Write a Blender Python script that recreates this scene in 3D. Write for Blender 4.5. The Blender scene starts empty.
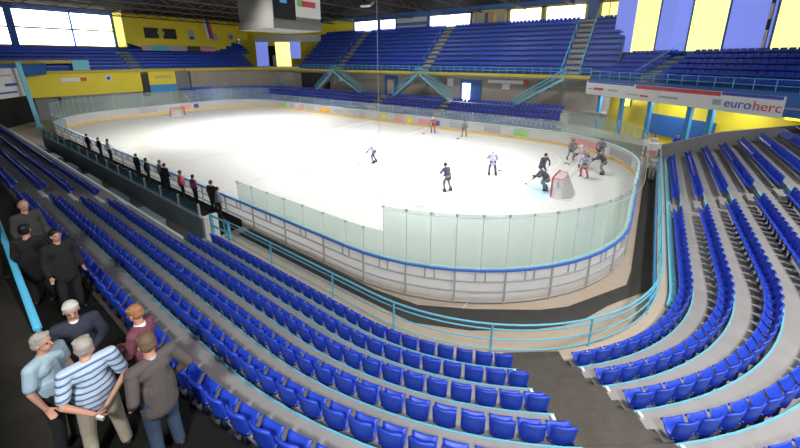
import bpy, bmesh, math, random
from mathutils import Vector, Matrix, Quaternion
random.seed(7)
PI = math.pi
R = math.radians
SC = bpy.context.scene
COL = SC.collection

# ---------------------------------------------------------------- materials
def mat(name, col, rough=0.6, metal=0.0, noise=0.0, scale=8.0, emit=None, estr=0.0, bump=0.0, spec=0.5):
    m = bpy.data.materials.new(name); m.use_nodes = True
    nt = m.node_tree; b = nt.nodes['Principled BSDF']
    b.inputs['Base Color'].default_value = (*col, 1)
    b.inputs['Roughness'].default_value = rough
    b.inputs['Metallic'].default_value = metal
    b.inputs['Specular IOR Level'].default_value = spec
    if noise > 0 or bump > 0:
        tc = nt.nodes.new('ShaderNodeTexCoord')
        n = nt.nodes.new('ShaderNodeTexNoise'); n.inputs['Scale'].default_value = scale
        n.inputs['Detail'].default_value = 5
        nt.links.new(tc.outputs['Object'], n.inputs['Vector'])
        if noise > 0:
            r = nt.nodes.new('ShaderNodeMix'); r.data_type = 'RGBA'
            r.inputs[6].default_value = (*[max(0, c * (1 - noise)) for c in col], 1)
            r.inputs[7].default_value = (*[min(1, c * (1 + noise)) for c in col], 1)
            nt.links.new(n.outputs['Fac'], r.inputs[0])
            nt.links.new(r.outputs[2], b.inputs['Base Color'])
        if bump > 0:
            bp = nt.nodes.new('ShaderNodeBump'); bp.inputs['Strength'].default_value = bump
            nt.links.new(n.outputs['Fac'], bp.inputs['Height'])
            nt.links.new(bp.outputs['Normal'], b.inputs['Normal'])
    if emit:
        b.inputs['Emission Color'].default_value = (*emit, 1)
        b.inputs['Emission Strength'].default_value = estr
    return m

def glassmat(name, tint, haze, hazecol=(0.6, 0.75, 0.7), gloss=0.06):
    m = bpy.data.materials.new(name); m.use_nodes = True
    nt = m.node_tree; nt.nodes.clear()
    out = nt.nodes.new('ShaderNodeOutputMaterial')
    t = nt.nodes.new('ShaderNodeBsdfTransparent'); t.inputs[0].default_value = (*tint, 1)
    d = nt.nodes.new('ShaderNodeBsdfDiffuse'); d.inputs[0].default_value = (*hazecol, 1)
    g = nt.nodes.new('ShaderNodeBsdfGlossy'); g.inputs['Roughness'].default_value = 0.15
    m1 = nt.nodes.new('ShaderNodeMixShader'); m1.inputs[0].default_value = haze
    m2 = nt.nodes.new('ShaderNodeMixShader'); m2.inputs[0].default_value = gloss
    nt.links.new(t.outputs[0], m1.inputs[1]); nt.links.new(d.outputs[0], m1.inputs[2])
    nt.links.new(m1.outputs[0], m2.inputs[1]); nt.links.new(g.outputs[0], m2.inputs[2])
    nt.links.new(m2.outputs[0], out.inputs[0])
    return m

M = {}
M['ice'] = mat('ice', (0.66, 0.67, 0.655), 0.24, noise=0.03, scale=0.35, spec=0.5)
M['board'] = mat('board_white', (0.86, 0.86, 0.86), 0.4)
mt = bpy.data.materials.new('board_plastic'); mt.use_nodes = True; _n = mt.node_tree; _n.nodes.clear()
_o = _n.nodes.new('ShaderNodeOutputMaterial'); _d = _n.nodes.new('ShaderNodeBsdfDiffuse'); _d.inputs[0].default_value = (0.92, 0.92, 0.92, 1)
_t = _n.nodes.new('ShaderNodeBsdfTranslucent'); _t.inputs[0].default_value = (0.98, 0.98, 0.98, 1); _m = _n.nodes.new('ShaderNodeMixShader'); _m.inputs[0].default_value = 0.62
_n.links.new(_d.outputs[0], _m.inputs[1]); _n.links.new(_t.outputs[0], _m.inputs[2]); _n.links.new(_m.outputs[0], _o.inputs[0])
M['boardt'] = mt
M['cap'] = mat('cap_blue', (0.05, 0.16, 0.62), 0.4)
M['capin'] = mat('cap_light', (0.66, 0.90, 0.93), 0.4)
M['kick'] = mat('kick_yellow', (0.85, 0.55, 0.14), 0.5)
M['steel'] = mat('steel_grey', (0.20, 0.20, 0.21), 0.5, 0.2)
M['post'] = mat('pale_post', (0.62, 0.66, 0.64), 0.5)
M['lsteel'] = mat('light_steel', (0.48, 0.49, 0.50), 0.5, 0.1)
M['glass'] = glassmat('rink_glass', (0.88, 0.945, 0.92), 0.09)
M['net'] = glassmat('safety_net', (0.96, 0.96, 0.96), 0.03, (0.5, 0.5, 0.5), 0.0)
M['gnet'] = glassmat('goal_net', (0.9, 0.9, 0.9), 0.5, (0.62, 0.6, 0.6), 0.0)
M['mat'] = mat('rubber_mat', (0.055, 0.052, 0.048), 0.85, noise=0.35, scale=3)
M['beige'] = mat('beige_concrete', (0.50, 0.41, 0.32), 0.8, noise=0.12, scale=2)
M['tread'] = mat('grey_concrete', (0.315, 0.305, 0.295), 0.85, noise=0.22, scale=1.5)
M['nose'] = mat('cyan_paint', (0.16, 0.50, 0.66), 0.6, spec=0.2)
M['rail'] = mat('rail_cyan', (0.16, 0.56, 0.75), 0.4)
M['railb'] = mat('rail_blue', (0.05, 0.32, 0.68), 0.4)
M['step'] = mat('dark_step', (0.085, 0.075, 0.062), 0.85, noise=0.3, scale=4)
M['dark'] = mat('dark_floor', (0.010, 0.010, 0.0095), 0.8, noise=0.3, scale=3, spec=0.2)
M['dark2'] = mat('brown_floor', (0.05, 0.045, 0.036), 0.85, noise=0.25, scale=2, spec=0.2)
M['boxblue'] = mat('grey_blue_panel', (0.20, 0.27, 0.32), 0.6, noise=0.2, scale=1.5)
M['cubegrey'] = mat('scoreboard_grey', (0.21, 0.205, 0.19), 0.8, spec=0.2)
M['seat'] = mat('seat_blue', (0.022, 0.070, 0.60), 0.42, noise=0.1, scale=4)
M['seatd'] = mat('seat_bracket', (0.02, 0.03, 0.08), 0.6)
M['whitep'] = mat('white_paint', (0.85, 0.85, 0.85), 0.5)
M['grayp'] = mat('grey_paint', (0.22, 0.22, 0.23), 0.6, noise=0.1)
M['yellow'] = mat('yellow_wall', (0.86, 0.70, 0.035), 0.6, noise=0.08, scale=0.6)
M['yedge'] = mat('yellow_edge', (0.62, 0.50, 0.05), 0.6)
M['bwall'] = mat('blue_wall', (0.03, 0.13, 0.42), 0.6)
M['cwall'] = mat('concourse_wall', (0.36, 0.33, 0.28), 0.8, noise=0.2, scale=0.7)
M['roof'] = mat('roof_dark', (0.018, 0.016, 0.015), 0.9, noise=0.4, scale=1, spec=0.1)
M['truss'] = mat('truss_steel', (0.07, 0.058, 0.052), 0.7, noise=0.3)
M['black'] = mat('black', (0.012, 0.012, 0.014), 0.5)
M['red'] = mat('red_paint', (0.62, 0.04, 0.03), 0.4)
M['crease'] = mat('crease_blue', (0.50, 0.69, 0.80), 0.3)
M['faint'] = mat('faint_line', (0.62, 0.585, 0.57), 0.3)
M['window'] = mat('window_daylight', (0.9, 0.9, 0.9), 0.5, emit=(1, 1, 0.98), estr=3.2)
M['windowl'] = mat('window_daylight_left', (0.9, 0.9, 0.9), 0.5, emit=(1, 1, 0.98), estr=5)
M['winy'] = mat('yellow_daylight_panel', (0.8, 0.7, 0.1), 0.5, emit=(1, 0.95, 0.27), estr=1.5)
M['winb'] = mat('blue_daylight_panel', (0.1, 0.15, 0.6), 0.5, emit=(0.22, 0.28, 0.82), estr=0.7)
M['lamp'] = mat('opening_glow', (1, 1, 1), 0.5, emit=(1, 0.98, 0.94), estr=8)
M['lampy'] = mat('yellow_sign_light', (1, 0.9, 0.1), 0.5, emit=(1, 0.85, 0.05), estr=2)
M['skin'] = mat('skin', (0.62, 0.33, 0.23), 0.55)
M['bluew'] = mat('mark_blue', (0.05, 0.08, 0.45), 0.5)
M['redw'] = mat('mark_red', (0.65, 0.07, 0.09), 0.5)
M['pinkw'] = mat('mark_pink', (0.75, 0.35, 0.36), 0.5)
M['greenw'] = mat('mark_green', (0.3, 0.62, 0.18), 0.5)
M['orangew'] = mat('mark_orange', (0.85, 0.42, 0.05), 0.5)
M['greyw'] = mat('mark_grey', (0.45, 0.46, 0.48), 0.5)
M['screen'] = mat('screen_glow', (0.02, 0.05, 0.1), 0.4, emit=(0.05, 0.35, 0.7), estr=0.6)
M['teal'] = glassmat('bench_glass', (0.60, 0.78, 0.85), 0.22, (0.10, 0.28, 0.38), 0.05)

# ---------------------------------------------------------------- helpers
class MB:
    def __init__(s): s.v = []; s.f = []
    def add(s, v, f):
        n = len(s.v); s.v += [tuple(x) for x in v]; s.f += [tuple(i + n for i in q) for q in f]; return s
    def box(s, x0, x1, y0, y1, z0, z1):
        v = [(x0,y0,z0),(x1,y0,z0),(x1,y1,z0),(x0,y1,z0),(x0,y0,z1),(x1,y0,z1),(x1,y1,z1),(x0,y1,z1)]
        return s.add(v, [(0,3,2,1),(4,5,6,7),(0,1,5,4),(1,2,6,5),(2,3,7,6),(3,0,4,7)])
    def bar(s, a, b, w, h, up=(0,0,1)):
        a = Vector(a); b = Vector(b); d = (b - a).normalized(); up = Vector(up)
        if abs(d.dot(up)) > 0.99: up = Vector((1,0,0))
        r = d.cross(up).normalized(); u = r.cross(d)
        v = []
        for p in (a, b):
            for i, j in ((-1,-1),(1,-1),(1,1),(-1,1)): v.append(p + r*(i*w/2) + u*(j*h/2))
        return s.add(v, [(0,1,2,3),(7,6,5,4),(0,4,5,1),(1,5,6,2),(2,6,7,3),(3,7,4,0)])
    def tube(s, pts, r, n=8, closed=False):
        pts = [Vector(p) for p in pts]; m = len(pts); v = []; f = []
        for i, p in enumerate(pts):
            d = (pts[(i+1) % m] - pts[i-1]) if closed else (pts[min(i+1, m-1)] - pts[max(i-1, 0)])
            d.normalize(); up = Vector((0,0,1)) if abs(d.z) < 0.95 else Vector((1,0,0))
            a = d.cross(up).normalized(); b = a.cross(d)
            for k in range(n):
                t = 2*PI*k/n; v.append(p + a*(math.cos(t)*r) + b*(math.sin(t)*r))
        for i in range(m if closed else m-1):
            j = (i+1) % m
            for k in range(n):
                f.append((i*n+k, i*n+(k+1) % n, j*n+(k+1) % n, j*n+k))
        if not closed: f += [tuple(range(n))[::-1], tuple((m-1)*n+k for k in range(n))]
        return s.add(v, f)
    def strip(s, prof, path, closed=False):
        """prof: list of (offset, z) in section; path: list of (pt2d, normal2d)"""
        n = len(prof); v = []; f = []
        for p, nn in path:
            for o, z in prof: v.append((p[0]+nn[0]*o, p[1]+nn[1]*o, z))
        m = len(path)
        for i in range(m if closed else m-1):
            j = (i+1) % m
            for k in range(n):
                f.append((i*n+k, j*n+k, j*n+(k+1) % n, i*n+(k+1) % n))
        if not closed: f += [tuple(range(n)), tuple((m-1)*n+k for k in range(n))[::-1]]
        return s.add(v, f)
    def prism(s, poly, z0, z1):
        n = len(poly)
        v = [(x, y, z0) for x, y in poly] + [(x, y, z1) for x, y in poly]
        return s.add(v, [tuple(range(n))[::-1], tuple(range(n, 2*n))] + [(i, (i+1) % n, n+(i+1) % n, n+i) for i in range(n)])
    def xf(s, mtx):
        s.v = [tuple(mtx @ Vector(p)) for p in s.v]; return s
    def mesh(s, name, m=None, smooth=False, recalc=True):
        me = bpy.data.meshes.new(name); me.from_pydata(s.v, [], s.f)
        if m: me.materials.append(M[m] if isinstance(m, str) else m)
        if recalc:
            bm = bmesh.new(); bm.from_mesh(me); bmesh.ops.recalc_face_normals(bm, faces=bm.faces); bm.to_mesh(me); bm.free()
        if smooth:
            for p in me.polygons: p.use_smooth = True
        return me
    def build(s, name, m, parent=None, smooth=False):
        o = bpy.data.objects.new(name, s.mesh(name, m, smooth)); COL.objects.link(o)
        if parent: o.parent = parent
        return o

def tag(o, label=None, cat=None, group=None, kind=None):
    if label: o['label'] = label
    if cat: o['category'] = cat
    if group: o['group'] = group
    if kind: o['kind'] = kind
    return o
def thing(name, label, cat, loc=(0,0,0), rz=0, group=None):
    o = bpy.data.objects.new(name, None); o.empty_display_size = 0.2; COL.objects.link(o)
    o.location = loc; o.rotation_euler = (0, 0, rz)
    return tag(o, label, cat, group)
def struct(name, mb, m): return tag(mb.build(name, m), kind='structure')
def textobj(name, s, size, m, loc, rot, parent, ext=0.01):
    cu = bpy.data.curves.new(name, 'FONT'); cu.body = s; cu.size = size; cu.extrude = ext
    cu.align_x = 'LEFT'; cu.materials.append(M[m])
    o = bpy.data.objects.new(name, cu); COL.objects.link(o)
    bpy.context.view_layer.update()
    me = bpy.data.meshes.new_from_object(o.evaluated_get(bpy.context.evaluated_depsgraph_get()))
    bpy.data.objects.remove(o)
    o = bpy.data.objects.new(name, me); COL.objects.link(o)
    o.parent = parent; o.location = loc; o.rotation_euler = rot
    return o

# ---------------------------------------------------------------- camera
CX, CY, CZ = 29.67, -21.926, 7.984
YAW, PIT, F, PYC = 2.194, 0.257, 350.16, 150.43
Fw = Vector((math.cos(YAW)*math.cos(PIT), math.sin(YAW)*math.cos(PIT), -math.sin(PIT)))
Rt = Vector((math.sin(YAW), -math.cos(YAW), 0)); Up = Rt.cross(Fw)
cam = bpy.data.cameras.new('camera'); co = bpy.data.objects.new('camera', cam); COL.objects.link(co)
mx = Matrix((Rt, Up, -Fw)).transposed().to_4x4(); mx.translation = Vector((CX, CY, CZ)); co.matrix_world = mx
cam.sensor_width = 36; cam.lens = F/800*36
cam.shift_y = -(224 - PYC)/800
cam.clip_start = 0.05; cam.clip_end = 300
SC.camera = co
def project(p):
    d = Vector(p) - Vector((CX, CY, CZ)); z = d.dot(Fw)
    if z < 0.3: return None
    return 400 + F*d.dot(Rt)/z, PYC - F*d.dot(Up)/z, z

# ---------------------------------------------------------------- rink
L, W, RR = 59.2, 27.0, 8.4
def rink_path(off=0.0, step=0.6):
    a, b = L/2, W/2; out = []
    def line(x0, y0, x1, y1, n):
        d = math.hypot(x1-x0, y1-y0); k = max(1, int(d/step))
        for i in range(k): out.append(((x0+(x1-x0)*i/k, y0+(y1-y0)*i/k), n))
    def arc(cx, cy, t0):
        k = 16
        for i in range(k):
            t = t0 + PI/2*i/k; c, s = math.cos(t), math.sin(t); out.append(((cx+RR*c, cy+RR*s), (c, s)))
    line(-a+RR, -b, a-RR, -b, (0,-1)); arc(a-RR, -b+RR, -PI/2)
    line(a, -b+RR, a, b-RR, (1,0)); arc(a-RR, b-RR, 0)
    line(a-RR, b, -a+RR, b, (0,1)); arc(-a+RR, b-RR, PI/2)
    line(-a, b-RR, -a, -b+RR, (-1,0)); arc(-a+RR, -b+RR, PI)
    return [((p[0]+n[0]*off, p[1]+n[1]*off), n) for p, n in out]
RP = rink_path(step=1.2)

mb = MB(); mb.prism([p for p, n in rink_path(0.0)], -0.10, 0.0)
struct('floor_ice', mb, 'ice')
mb = MB(); mb.box(-60, 55, -34, 40, -0.30, -0.12); struct('floor_slab', mb, 'beige')
# concrete around the rink (ring), rubber mat on it
mb = MB()
ring = rink_path(0.12)
outer = [((p[0]+n[0]*9, p[1]+n[1]*9), n) for p, n in ring]
v = [(p[0], p[1], -0.02) for p, n in ring] + [(p[0], p[1], -0.02) for p, n in outer]
k = len(ring); mb.add(v, [(i, (i+1) % k, k+(i+1) % k, k+i) for i in range(k)])
struct('floor_apron', mb, 'beige')
inn = [(14.8,-13.66),(22.6,-13.66),(24.3,-13.45),(25.9,-12.55),(27.7,-11.3),(28.4,-10.6),(29.9,-8.1),(29.98,-7.0),(29.98,12.5)]
out_ = [(30.78,12.5),(30.78,-7.6),(29.5,-9.7),(28.85,-11.1),(28.4,-11.65),(27.7,-12.35),(26.2,-13.45),(24.6,-14.2),(22,-14.25),(14.8,-14.25)]
n0 = len(inn)
mb = MB(); mb.prism(inn + out_, -0.015, 0.012)
tag(mb.build('rubber_mat', 'mat'), 'black rubber walkway mat along the outside of the rink boards', 'mat')

# ice markings
def flat_line(x0, x1, y0, y1, m, nm, z=0.004):
    b = MB(); b.box(x0, x1, y0, y1, 0.0005, z); return struct(nm, b, m)
mk = 1
def ring_mark(cx, cy, r, w, m):
    global mk
    b = MB(); n = 48; v = []
    for i in range(n):
        t = 2*PI*i/n
        v += [(cx+(r-w)*math.cos(t), cy+(r-w)*math.sin(t), 0.003), (cx+r*math.cos(t), cy+r*math.sin(t), 0.003)]
    b.add(v, [(2*i, 2*i+1, (2*i+3) % (2*n), (2*i+2) % (2*n)) for i in range(n)])
    struct('trim_%d' % mk, b, m); mk += 1
ring_mark(20.0, -6.6, 4.5, 0.08, 'faint'); ring_mark(20.0, 6.6, 4.5, 0.08, 'faint'); ring_mark(0, 0, 4.5, 0.08, 'faint')
for x, w in ((0, 0.3), (25.6, 0.06), (-25.6, 0.06), (8.6, 0.25), (-8.6, 0.25)):
    flat_line(x-w/2, x+w/2, -12.8 if abs(x) > 20 else -13.4, 12.8 if abs(x) > 20 else 13.4, 'faint', 'trim_%d' % mk); mk += 1
for x, y in ((20.0,-6.6),(20.0,6.6),(10,-6.6),(10,6.6)):
    b = MB(); n = 16; b.add([(x+.3*math.cos(2*PI*i/n), y+.3*math.sin(2*PI*i/n), 0.006) for i in range(n)], [tuple(range(n))])
    struct('trim_%d' % mk, b, 'pinkw'); mk += 1
for sx in (1, -1):
    b = MB(); n = 20; pts = [(sx*25.6, 1.8)]
    for i in range(n+1):
        t = PI/2 + PI*i/n; pts.append((sx*(25.6 + 1.8*math.cos(t)), 1.8*math.sin(t)))
    b.add([(x, y, 0.005) for x, y in pts[1:]], [tuple(range(n+1))]); struct('trim_%d' % mk, b, 'crease'); mk += 1

# barrier: boards, cap, glass, posts
BAR = thing('rink_barrier', 'white ice hockey boards with blue cap rail and glass screens around the ice', 'rink boards')
HB = 1.2
MB().strip([(0.0, 0.0), (0.08, 0.0), (0.08, HB), (0.0, HB)], RP, True).build('board_panel', 'boardt', BAR)
MB().strip([(0.05, HB+0.001), (0.14, HB+0.001), (0.14, HB+0.05), (0.05, HB+0.05)], RP, True).build('cap_rail', 'cap', BAR)
MB().strip([(-0.09, HB+0.001), (0.049, HB+0.001), (0.049, HB+0.05), (-0.09, HB+0.05)], RP, True).build('inner_cap', 'capin', BAR)
MB().strip([(-0.02, 0.005), (-0.001, 0.005), (-0.001, 0.22), (-0.02, 0.22)], RP, True).build('kick_plate', 'kick', BAR)
def near_side(p): return p[1] < -8 or (p[0] > 26 and p[1] < 6)
gi = 0; pi_ = 0
N = len(RP)
gh = {}
for i in range(N):
    (p, n) = RP[i]; (q, n2) = RP[(i+1) % N]
    mid = ((p[0]+q[0])/2, (p[1]+q[1])/2)
    opening = mid[1] < -13.4 and mid[0] < 14.0 and mid[0] > -16   # benches: no glass in front
    if opening: continue
    high = mid[0] > 23.0 or mid[0] < -22.5
    h = 1.95 if high else 1.0
    off = 0.06
    b = MB(); a0 = (p[0]+n[0]*off, p[1]+n[1]*off); a1 = (q[0]+n2[0]*off, q[1]+n2[1]*off)
    b.bar((a0[0], a0[1], HB+0.05+h/2), (a1[0], a1[1], HB+0.05+h/2), 0.012, h)
    b.build('glass_pane', 'glass', BAR)
    if near_side(p) or i % 3 == 0:
        b = MB(); b.box(a0[0]-0.007, a0[0]+0.007, a0[1]-0.007, a0[1]+0.007, HB+0.05, HB+0.05+h)
        b.box(a0[0]-0.035, a0[0]+0.035, a0[1]-0.035, a0[1]+0.035, HB+h-0.02, HB+0.07+h)
        b.build('glass_post', 'post', BAR)
# outer frame on the near side
near = [(p, n) for p, n in RP if (p[1] < -5 or p[0] > 28) and p[0] > -21.5 and p[1] < 6]
for z in (0.02, 0.42, 0.80):
    MB().strip([(0.081, z), (0.13, z), (0.13, z+0.04), (0.081, z+0.04)], near).build('frame_rail', 'lsteel', BAR)
for i in range(0, len(near), 2):
    p, n = near[i]
    b = MB(); c = (p[0]+n[0]*0.12, p[1]+n[1]*0.12)
    b.box(-0.028, 0.028, -0.028, 0.028, 0, HB).xf(Matrix.Translation((c[0], c[1], 0)) @ Matrix.Rotation(math.atan2(n[1], n[0]), 4, 'Z'))
    b.build('frame_post', 'lsteel', BAR)
    if i+1 < len(near):
        p, n = near[i+1]; t = (-n[1], n[0])
        for s in (-0.16, 0.16):
            c = (p[0]+n[0]*0.11+t[0]*s, p[1]+n[1]*0.11+t[1]*s)
            b = MB(); b.box(-0.02, 0.02, -0.02, 0.02, HB-0.38, HB); b.xf(Matrix.Translation((c[0], c[1], 0))).build('glass_bracket', 'lsteel', BAR)
# adverts on the far boards
def advert(x0, x1, m, z0=0.35, z1=0.95):
    b = MB(); b.box(x0, x1, 13.47, 13.497, z0, z1); b.build('advert', m, BAR)
for x0, x1, m in ((-28,-26.8,'greyw'),):
    pass
for x0, x1, m in ((-20,-18.6,'greenw'),(-17.6,-16.4,'greyw'),(-15.3,-14.2,'pinkw'),(-13.6,-12.0,'greyw'),(-10.6,-8.4,'orangew'),
                  (-7.4,-6.0,'greyw'),(-2.6,-1.6,'greyw'),(1.2,2.0,'yellow'),(3.4,4.6,'pinkw'),(5.3,6.1,'yellow'),(6.9,8.4,'pinkw'),
                  (9.3,9.9,'bluew'),(11.2,13.4,'greyw'),(15.4,17.2,'greyw'),(18.6,20.0,'greenw')):
    advert(x0, x1, m)
for t0, t1, m in ((70, 48, 'pinkw'), (42, 20, 'greyw'), (12, -2, 'greyw')):
    b = MB(); pth = []
    for k in range(9):
        t = R(t0+(t1-t0)*k/8); pth.append(((L/2-RR+RR*math.cos(t), W/2-RR+RR*math.sin(t)), (math.cos(t), math.sin(t))))
    b.strip([(-0.03, 0.35), (-0.005, 0.35), (-0.005, 0.95), (-0.03, 0.95)], pth).build('advert', m, BAR)
for y0, y1, m in ((-3, -1, 'greyw'), (2.2, 3.6, 'pinkw'), (4.2, 4.9, 'bluew')):
    b = MB(); b.box(-29.58, -29.55, y0, y1, 0.35, 0.95); b.build('advert', m, BAR)

# protective netting behind the near goal
pth = [(p, n) for p, n in RP if p[0] > 22.6]
b = MB(); prev = None
ks = [((p[0]+n[0]*0.3, p[1]+n[1]*0.3)) for p, n in pth]
v = []; f = []
for x, y in ks: v += [(x, y, 3.22), (x, y, 14.2)]
for i in range(len(ks)-1): f.append((2*i, 2*i+2, 2*i+3, 2*i+1))
nt = thing('safety_netting', 'fine transparent safety netting hung around the end of the rink with the near goal', 'netting', )
MB().add(v, f).build('net_sheet', 'net', nt)
MB().tube([(x, y, 14.2) for x, y in ks], 0.03, 6).build('top_cable', 'steel', nt)
MB().tube([(x, y, 3.2) for x, y in ks], 0.008, 6).build('bottom_cable', 'post', nt)
MB().tube([(ks[0][0], ks[0][1], 3.2), (ks[0][0], ks[0][1], 14.2)], 0.007, 6).build('edge_cable', 'post', nt)

# goals
def goal(sx, x, label):
    g = thing('hockey_goal', label, 'goal', (x, 0, 0), 0 if sx > 0 else PI)
    MB().tube([(0,-0.915,0),(0,-0.915,1.15),(0,-0.86,1.22),(0,0.86,1.22),(0,0.915,1.15),(0,0.915,0)], 0.05, 8).build('goal_frame', 'red', g, True)
    MB().tube([(0,-0.915,0.03),(0.7,-1.0,0.03),(1.05,-0.7,0.03),(1.1,0,0.03),(1.05,0.7,0.03),(0.7,1.0,0.03),(0,0.915,0.03)], 0.035, 8).build('base_tube', 'whitep', g, True)
    MB().tube([(0,-0.86,1.2),(0.5,-0.8,1.18),(0.6,0,1.18),(0.5,0.8,1.18),(0,0.86,1.2)], 0.025, 6).build('top_tube', 'red', g, True)
    b = MB()
    bot = [(0,-0.9,0.05),(0.7,-0.98,0.05),(1.03,-0.68,0.05),(1.08,0,0.05),(1.03,0.68,0.05),(0.7,0.98,0.05),(0,0.9,0.05)]
    top = [(0,-0.86,1.19),(0.3,-0.84,1.17),(0.5,-0.78,1.17),(0.58,0,1.17),(0.5,0.78,1.17),(0.3,0.84,1.17),(0,0.86,1.19)]
    b.add(bot + top, [(i, i+1, 8+i, 7+i) for i in range(6)] + [tuple(range(7, 14))])
    b.build('goal_netting', 'gnet', g)
goal(1, 25.6, 'red framed hockey goal with grey net guarded by the crouching goalkeeper')
goal(-1, -25.2, 'small far hockey goal at the distant left end of the ice')

# ---------------------------------------------------------------- near stand
SX, SY = 24.0, -8.7
def off_path(r, s0=None, s1=None, step=0.35, x_left=-29.0, y_top=10.25):
    """stand curve at offset r; list of (pt, outward normal)"""
    out = []
    n = max(2, int((SX-x_left)/1.5))
    for i in range(n): out.append(((x_left+(SX-x_left)*i/n, SY-r), (0, -1)))
    k = 28
    for i in range(k+1):
        t = -PI/2 + PI/2*i/k; out.append(((SX+r*math.cos(t), SY+r*math.sin(t)), (math.cos(t), math.sin(t))))
    n = 12
    for i in range(1, n+1): out.append(((SX+r, SY+(y_top-SY)*i/n), (1, 0)))
    return out
def Rk(k): return 7.5 + 0.84*(k-1)
def Tk(k): return 0.68 + 0.4*(k-1)
NR = 9
XB = 16.0     # left of this the first two rows give way to the team boxes
def clip(path, fn): return [q for q in path if fn(q[0])]
for k in range(1, NR+1):
    r0 = 6.65 if k == 1 else Rk(k-1)+0.06
    r1 = Rk(k)+0.06
    xl = XB if k <= 2 else -29.0
    pth = off_path(0, x_left=xl)
    if k >= 7:
        pth = [q for q in off_path(0) if math.atan2(q[1][1], q[1][0]) > R(-50)]
    # path at offset 0 gives points on centre; rebuild by normal
    z0 = -0.1
    b = MB().strip([(r0, z0), (r1, z0), (r1, Tk(k)), (r0, Tk(k))], pth)
    struct('floor_tier_%d' % k, b, 'beige' if k == 1 else 'tread')
    if k > 1:
        b = MB().strip([(r0-0.012, Tk(k)-0.06), (r0+0.022, Tk(k)-0.06), (r0+0.022, Tk(k)+0.008), (r0-0.012, Tk(k)+0.008)], pth)
        struct('trim_nosing_%d' % k, b, 'nose')
# grey tread surface behind the rail
b = MB().strip([(6.95, Tk(1)+0.001), (7.55, Tk(1)+0.001), (7.55, Tk(1)+0.01), (6.95, Tk(1)+0.01)], off_path(0, x_left=XB)); struct('floor_walk', b, 'tread')
# platform behind row six
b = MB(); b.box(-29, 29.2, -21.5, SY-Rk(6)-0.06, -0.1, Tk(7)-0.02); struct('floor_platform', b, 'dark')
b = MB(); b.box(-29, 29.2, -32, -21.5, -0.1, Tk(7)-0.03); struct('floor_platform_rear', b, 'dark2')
b = MB(); b.box(-29, 24, SY-Rk(6)-0.11, SY-Rk(6)-0.045, 2.9, Tk(7)+0.0); struct('trim_platform_edge', b, 'step')
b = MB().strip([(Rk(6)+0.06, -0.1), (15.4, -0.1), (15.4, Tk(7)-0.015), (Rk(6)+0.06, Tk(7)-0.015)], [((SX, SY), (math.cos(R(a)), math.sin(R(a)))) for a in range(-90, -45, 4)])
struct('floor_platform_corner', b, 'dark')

# dark stair down the corner
AA = R(-52.2); ad = Vector((math.cos(AA), math.sin(AA), 0)); at_ = Vector((-ad.y, ad.x, 0))
def aisle(name, label, org, d, t, hw, k0, k1, m='step'):
    g = thing(name, label, 'stairs')
    b = MB()
    for k in range(k0, k1+1):
        r0 = 6.68 if k == 1 else Rk(k-1)+0.03
        r1 = Rk(k)+0.03
        for (a, c, z) in ((r0, r1, Tk(k)+0.02), (r1-0.38, r1, Tk(k)+0.2)):
            p = [org + d*a - t*hw, org + d*c - t*hw, org + d*c + t*hw, org + d*a + t*hw]
            b.prism([(q.x, q.y) for q in p], Tk(k)-0.3 if k > 1 else 0.3, z)
    b.build('steps', m, g)
    return g
ag = aisle('stair_flight', 'wide dark stair running down between the seat blocks to the corner rail', Vector((SX, SY, 0)), ad, at_, 0.72, 1, 8)
lg = aisle('stair_flight', 'narrow stair crossing the seat rows at far left with white edge marks', Vector((10.2, SY, 0)), Vector((0,-1,0)), Vector((1,0,0)), 0.5, 3, 6, 'tread')
for k in range(3, 7):
    MB().box(9.65, 10.75, SY-Rk(k-1)-0.12, SY-Rk(k-1)+0.02, Tk(k)-0.15, Tk(k)+0.035).build('edge_mark', 'whitep', lg)
rg = aisle('stair_flight', 'concrete stair with cyan edges between the right hand seat blocks', Vector((SX, -1.2, 0)), Vector((1,0,0)), Vector((0,1,0)), 0.55, 1, 8, 'tread')
for k in range(2, 9):
    MB().box(SX+Rk(k-1)+0.0, SX+Rk(k-1)+0.07, -1.7, -0.9, Tk(k)-0.12, Tk(k)+0.03).build('edge_mark', 'nose', rg)
for k in range(1, 5):
    for s in (-1, 1):
        c = Vector((SX, SY, 0)) + ad*(Rk(k)+0.12) + at_*(s*0.78)
        b = MB(); b.box(-0.05, 0.05, -0.03, 0.03, Tk(k+1), Tk(k+1)+0.05); b.xf(Matrix.Translation((c.x, c.y, 0)) @ Matrix.Rotation(AA, 4, 'Z')).build('row_plate', 'whitep', ag)

# front railing
RG = thing('front_railing', 'light blue tubular railing along the front of the near stand', 'railing')
rp = [(p[0]+n[0]*6.72, p[1]+n[1]*6.72) for p, n in off_path(0, x_left=XB)]
for i, z in enumerate((1.55, 1.40, 1.10, 0.80)):
    MB().tube([(x, y, z) for x, y in rp], 0.028 if i == 0 else 0.02, 6).build('rail', 'rail', RG, True)
MB().strip([(7.02, 0.6), (7.20, 0.6), (7.20, 0.80), (7.02, 0.80)], [q for q in off_path(0, x_left=XB) if math.atan2(q[1][1], q[1][0]) > R(-12)]).build('kerb', 'rail', RG)
MB().strip([(6.60, 0.5), (6.649, 0.5), (6.649, 0.72), (6.60, 0.72)], [q for q in off_path(0, x_left=XB) if math.atan2(q[1][1], q[1][0]) > R(-12)]).build('wall_edge', 'railb', RG)
s_ = 0; last = None; acc = 99
for x, y in [(rp[0][0], rp[0][1])] + rp:
    if last:
        acc += math.hypot(x-last[0], y-last[1])
    if acc > 2.3:
        MB().tube([(x, y, 0.55), (x, y, 1.56)], 0.028, 6).build('post', 'rail', RG); acc = 0
    last = (x, y)

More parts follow.
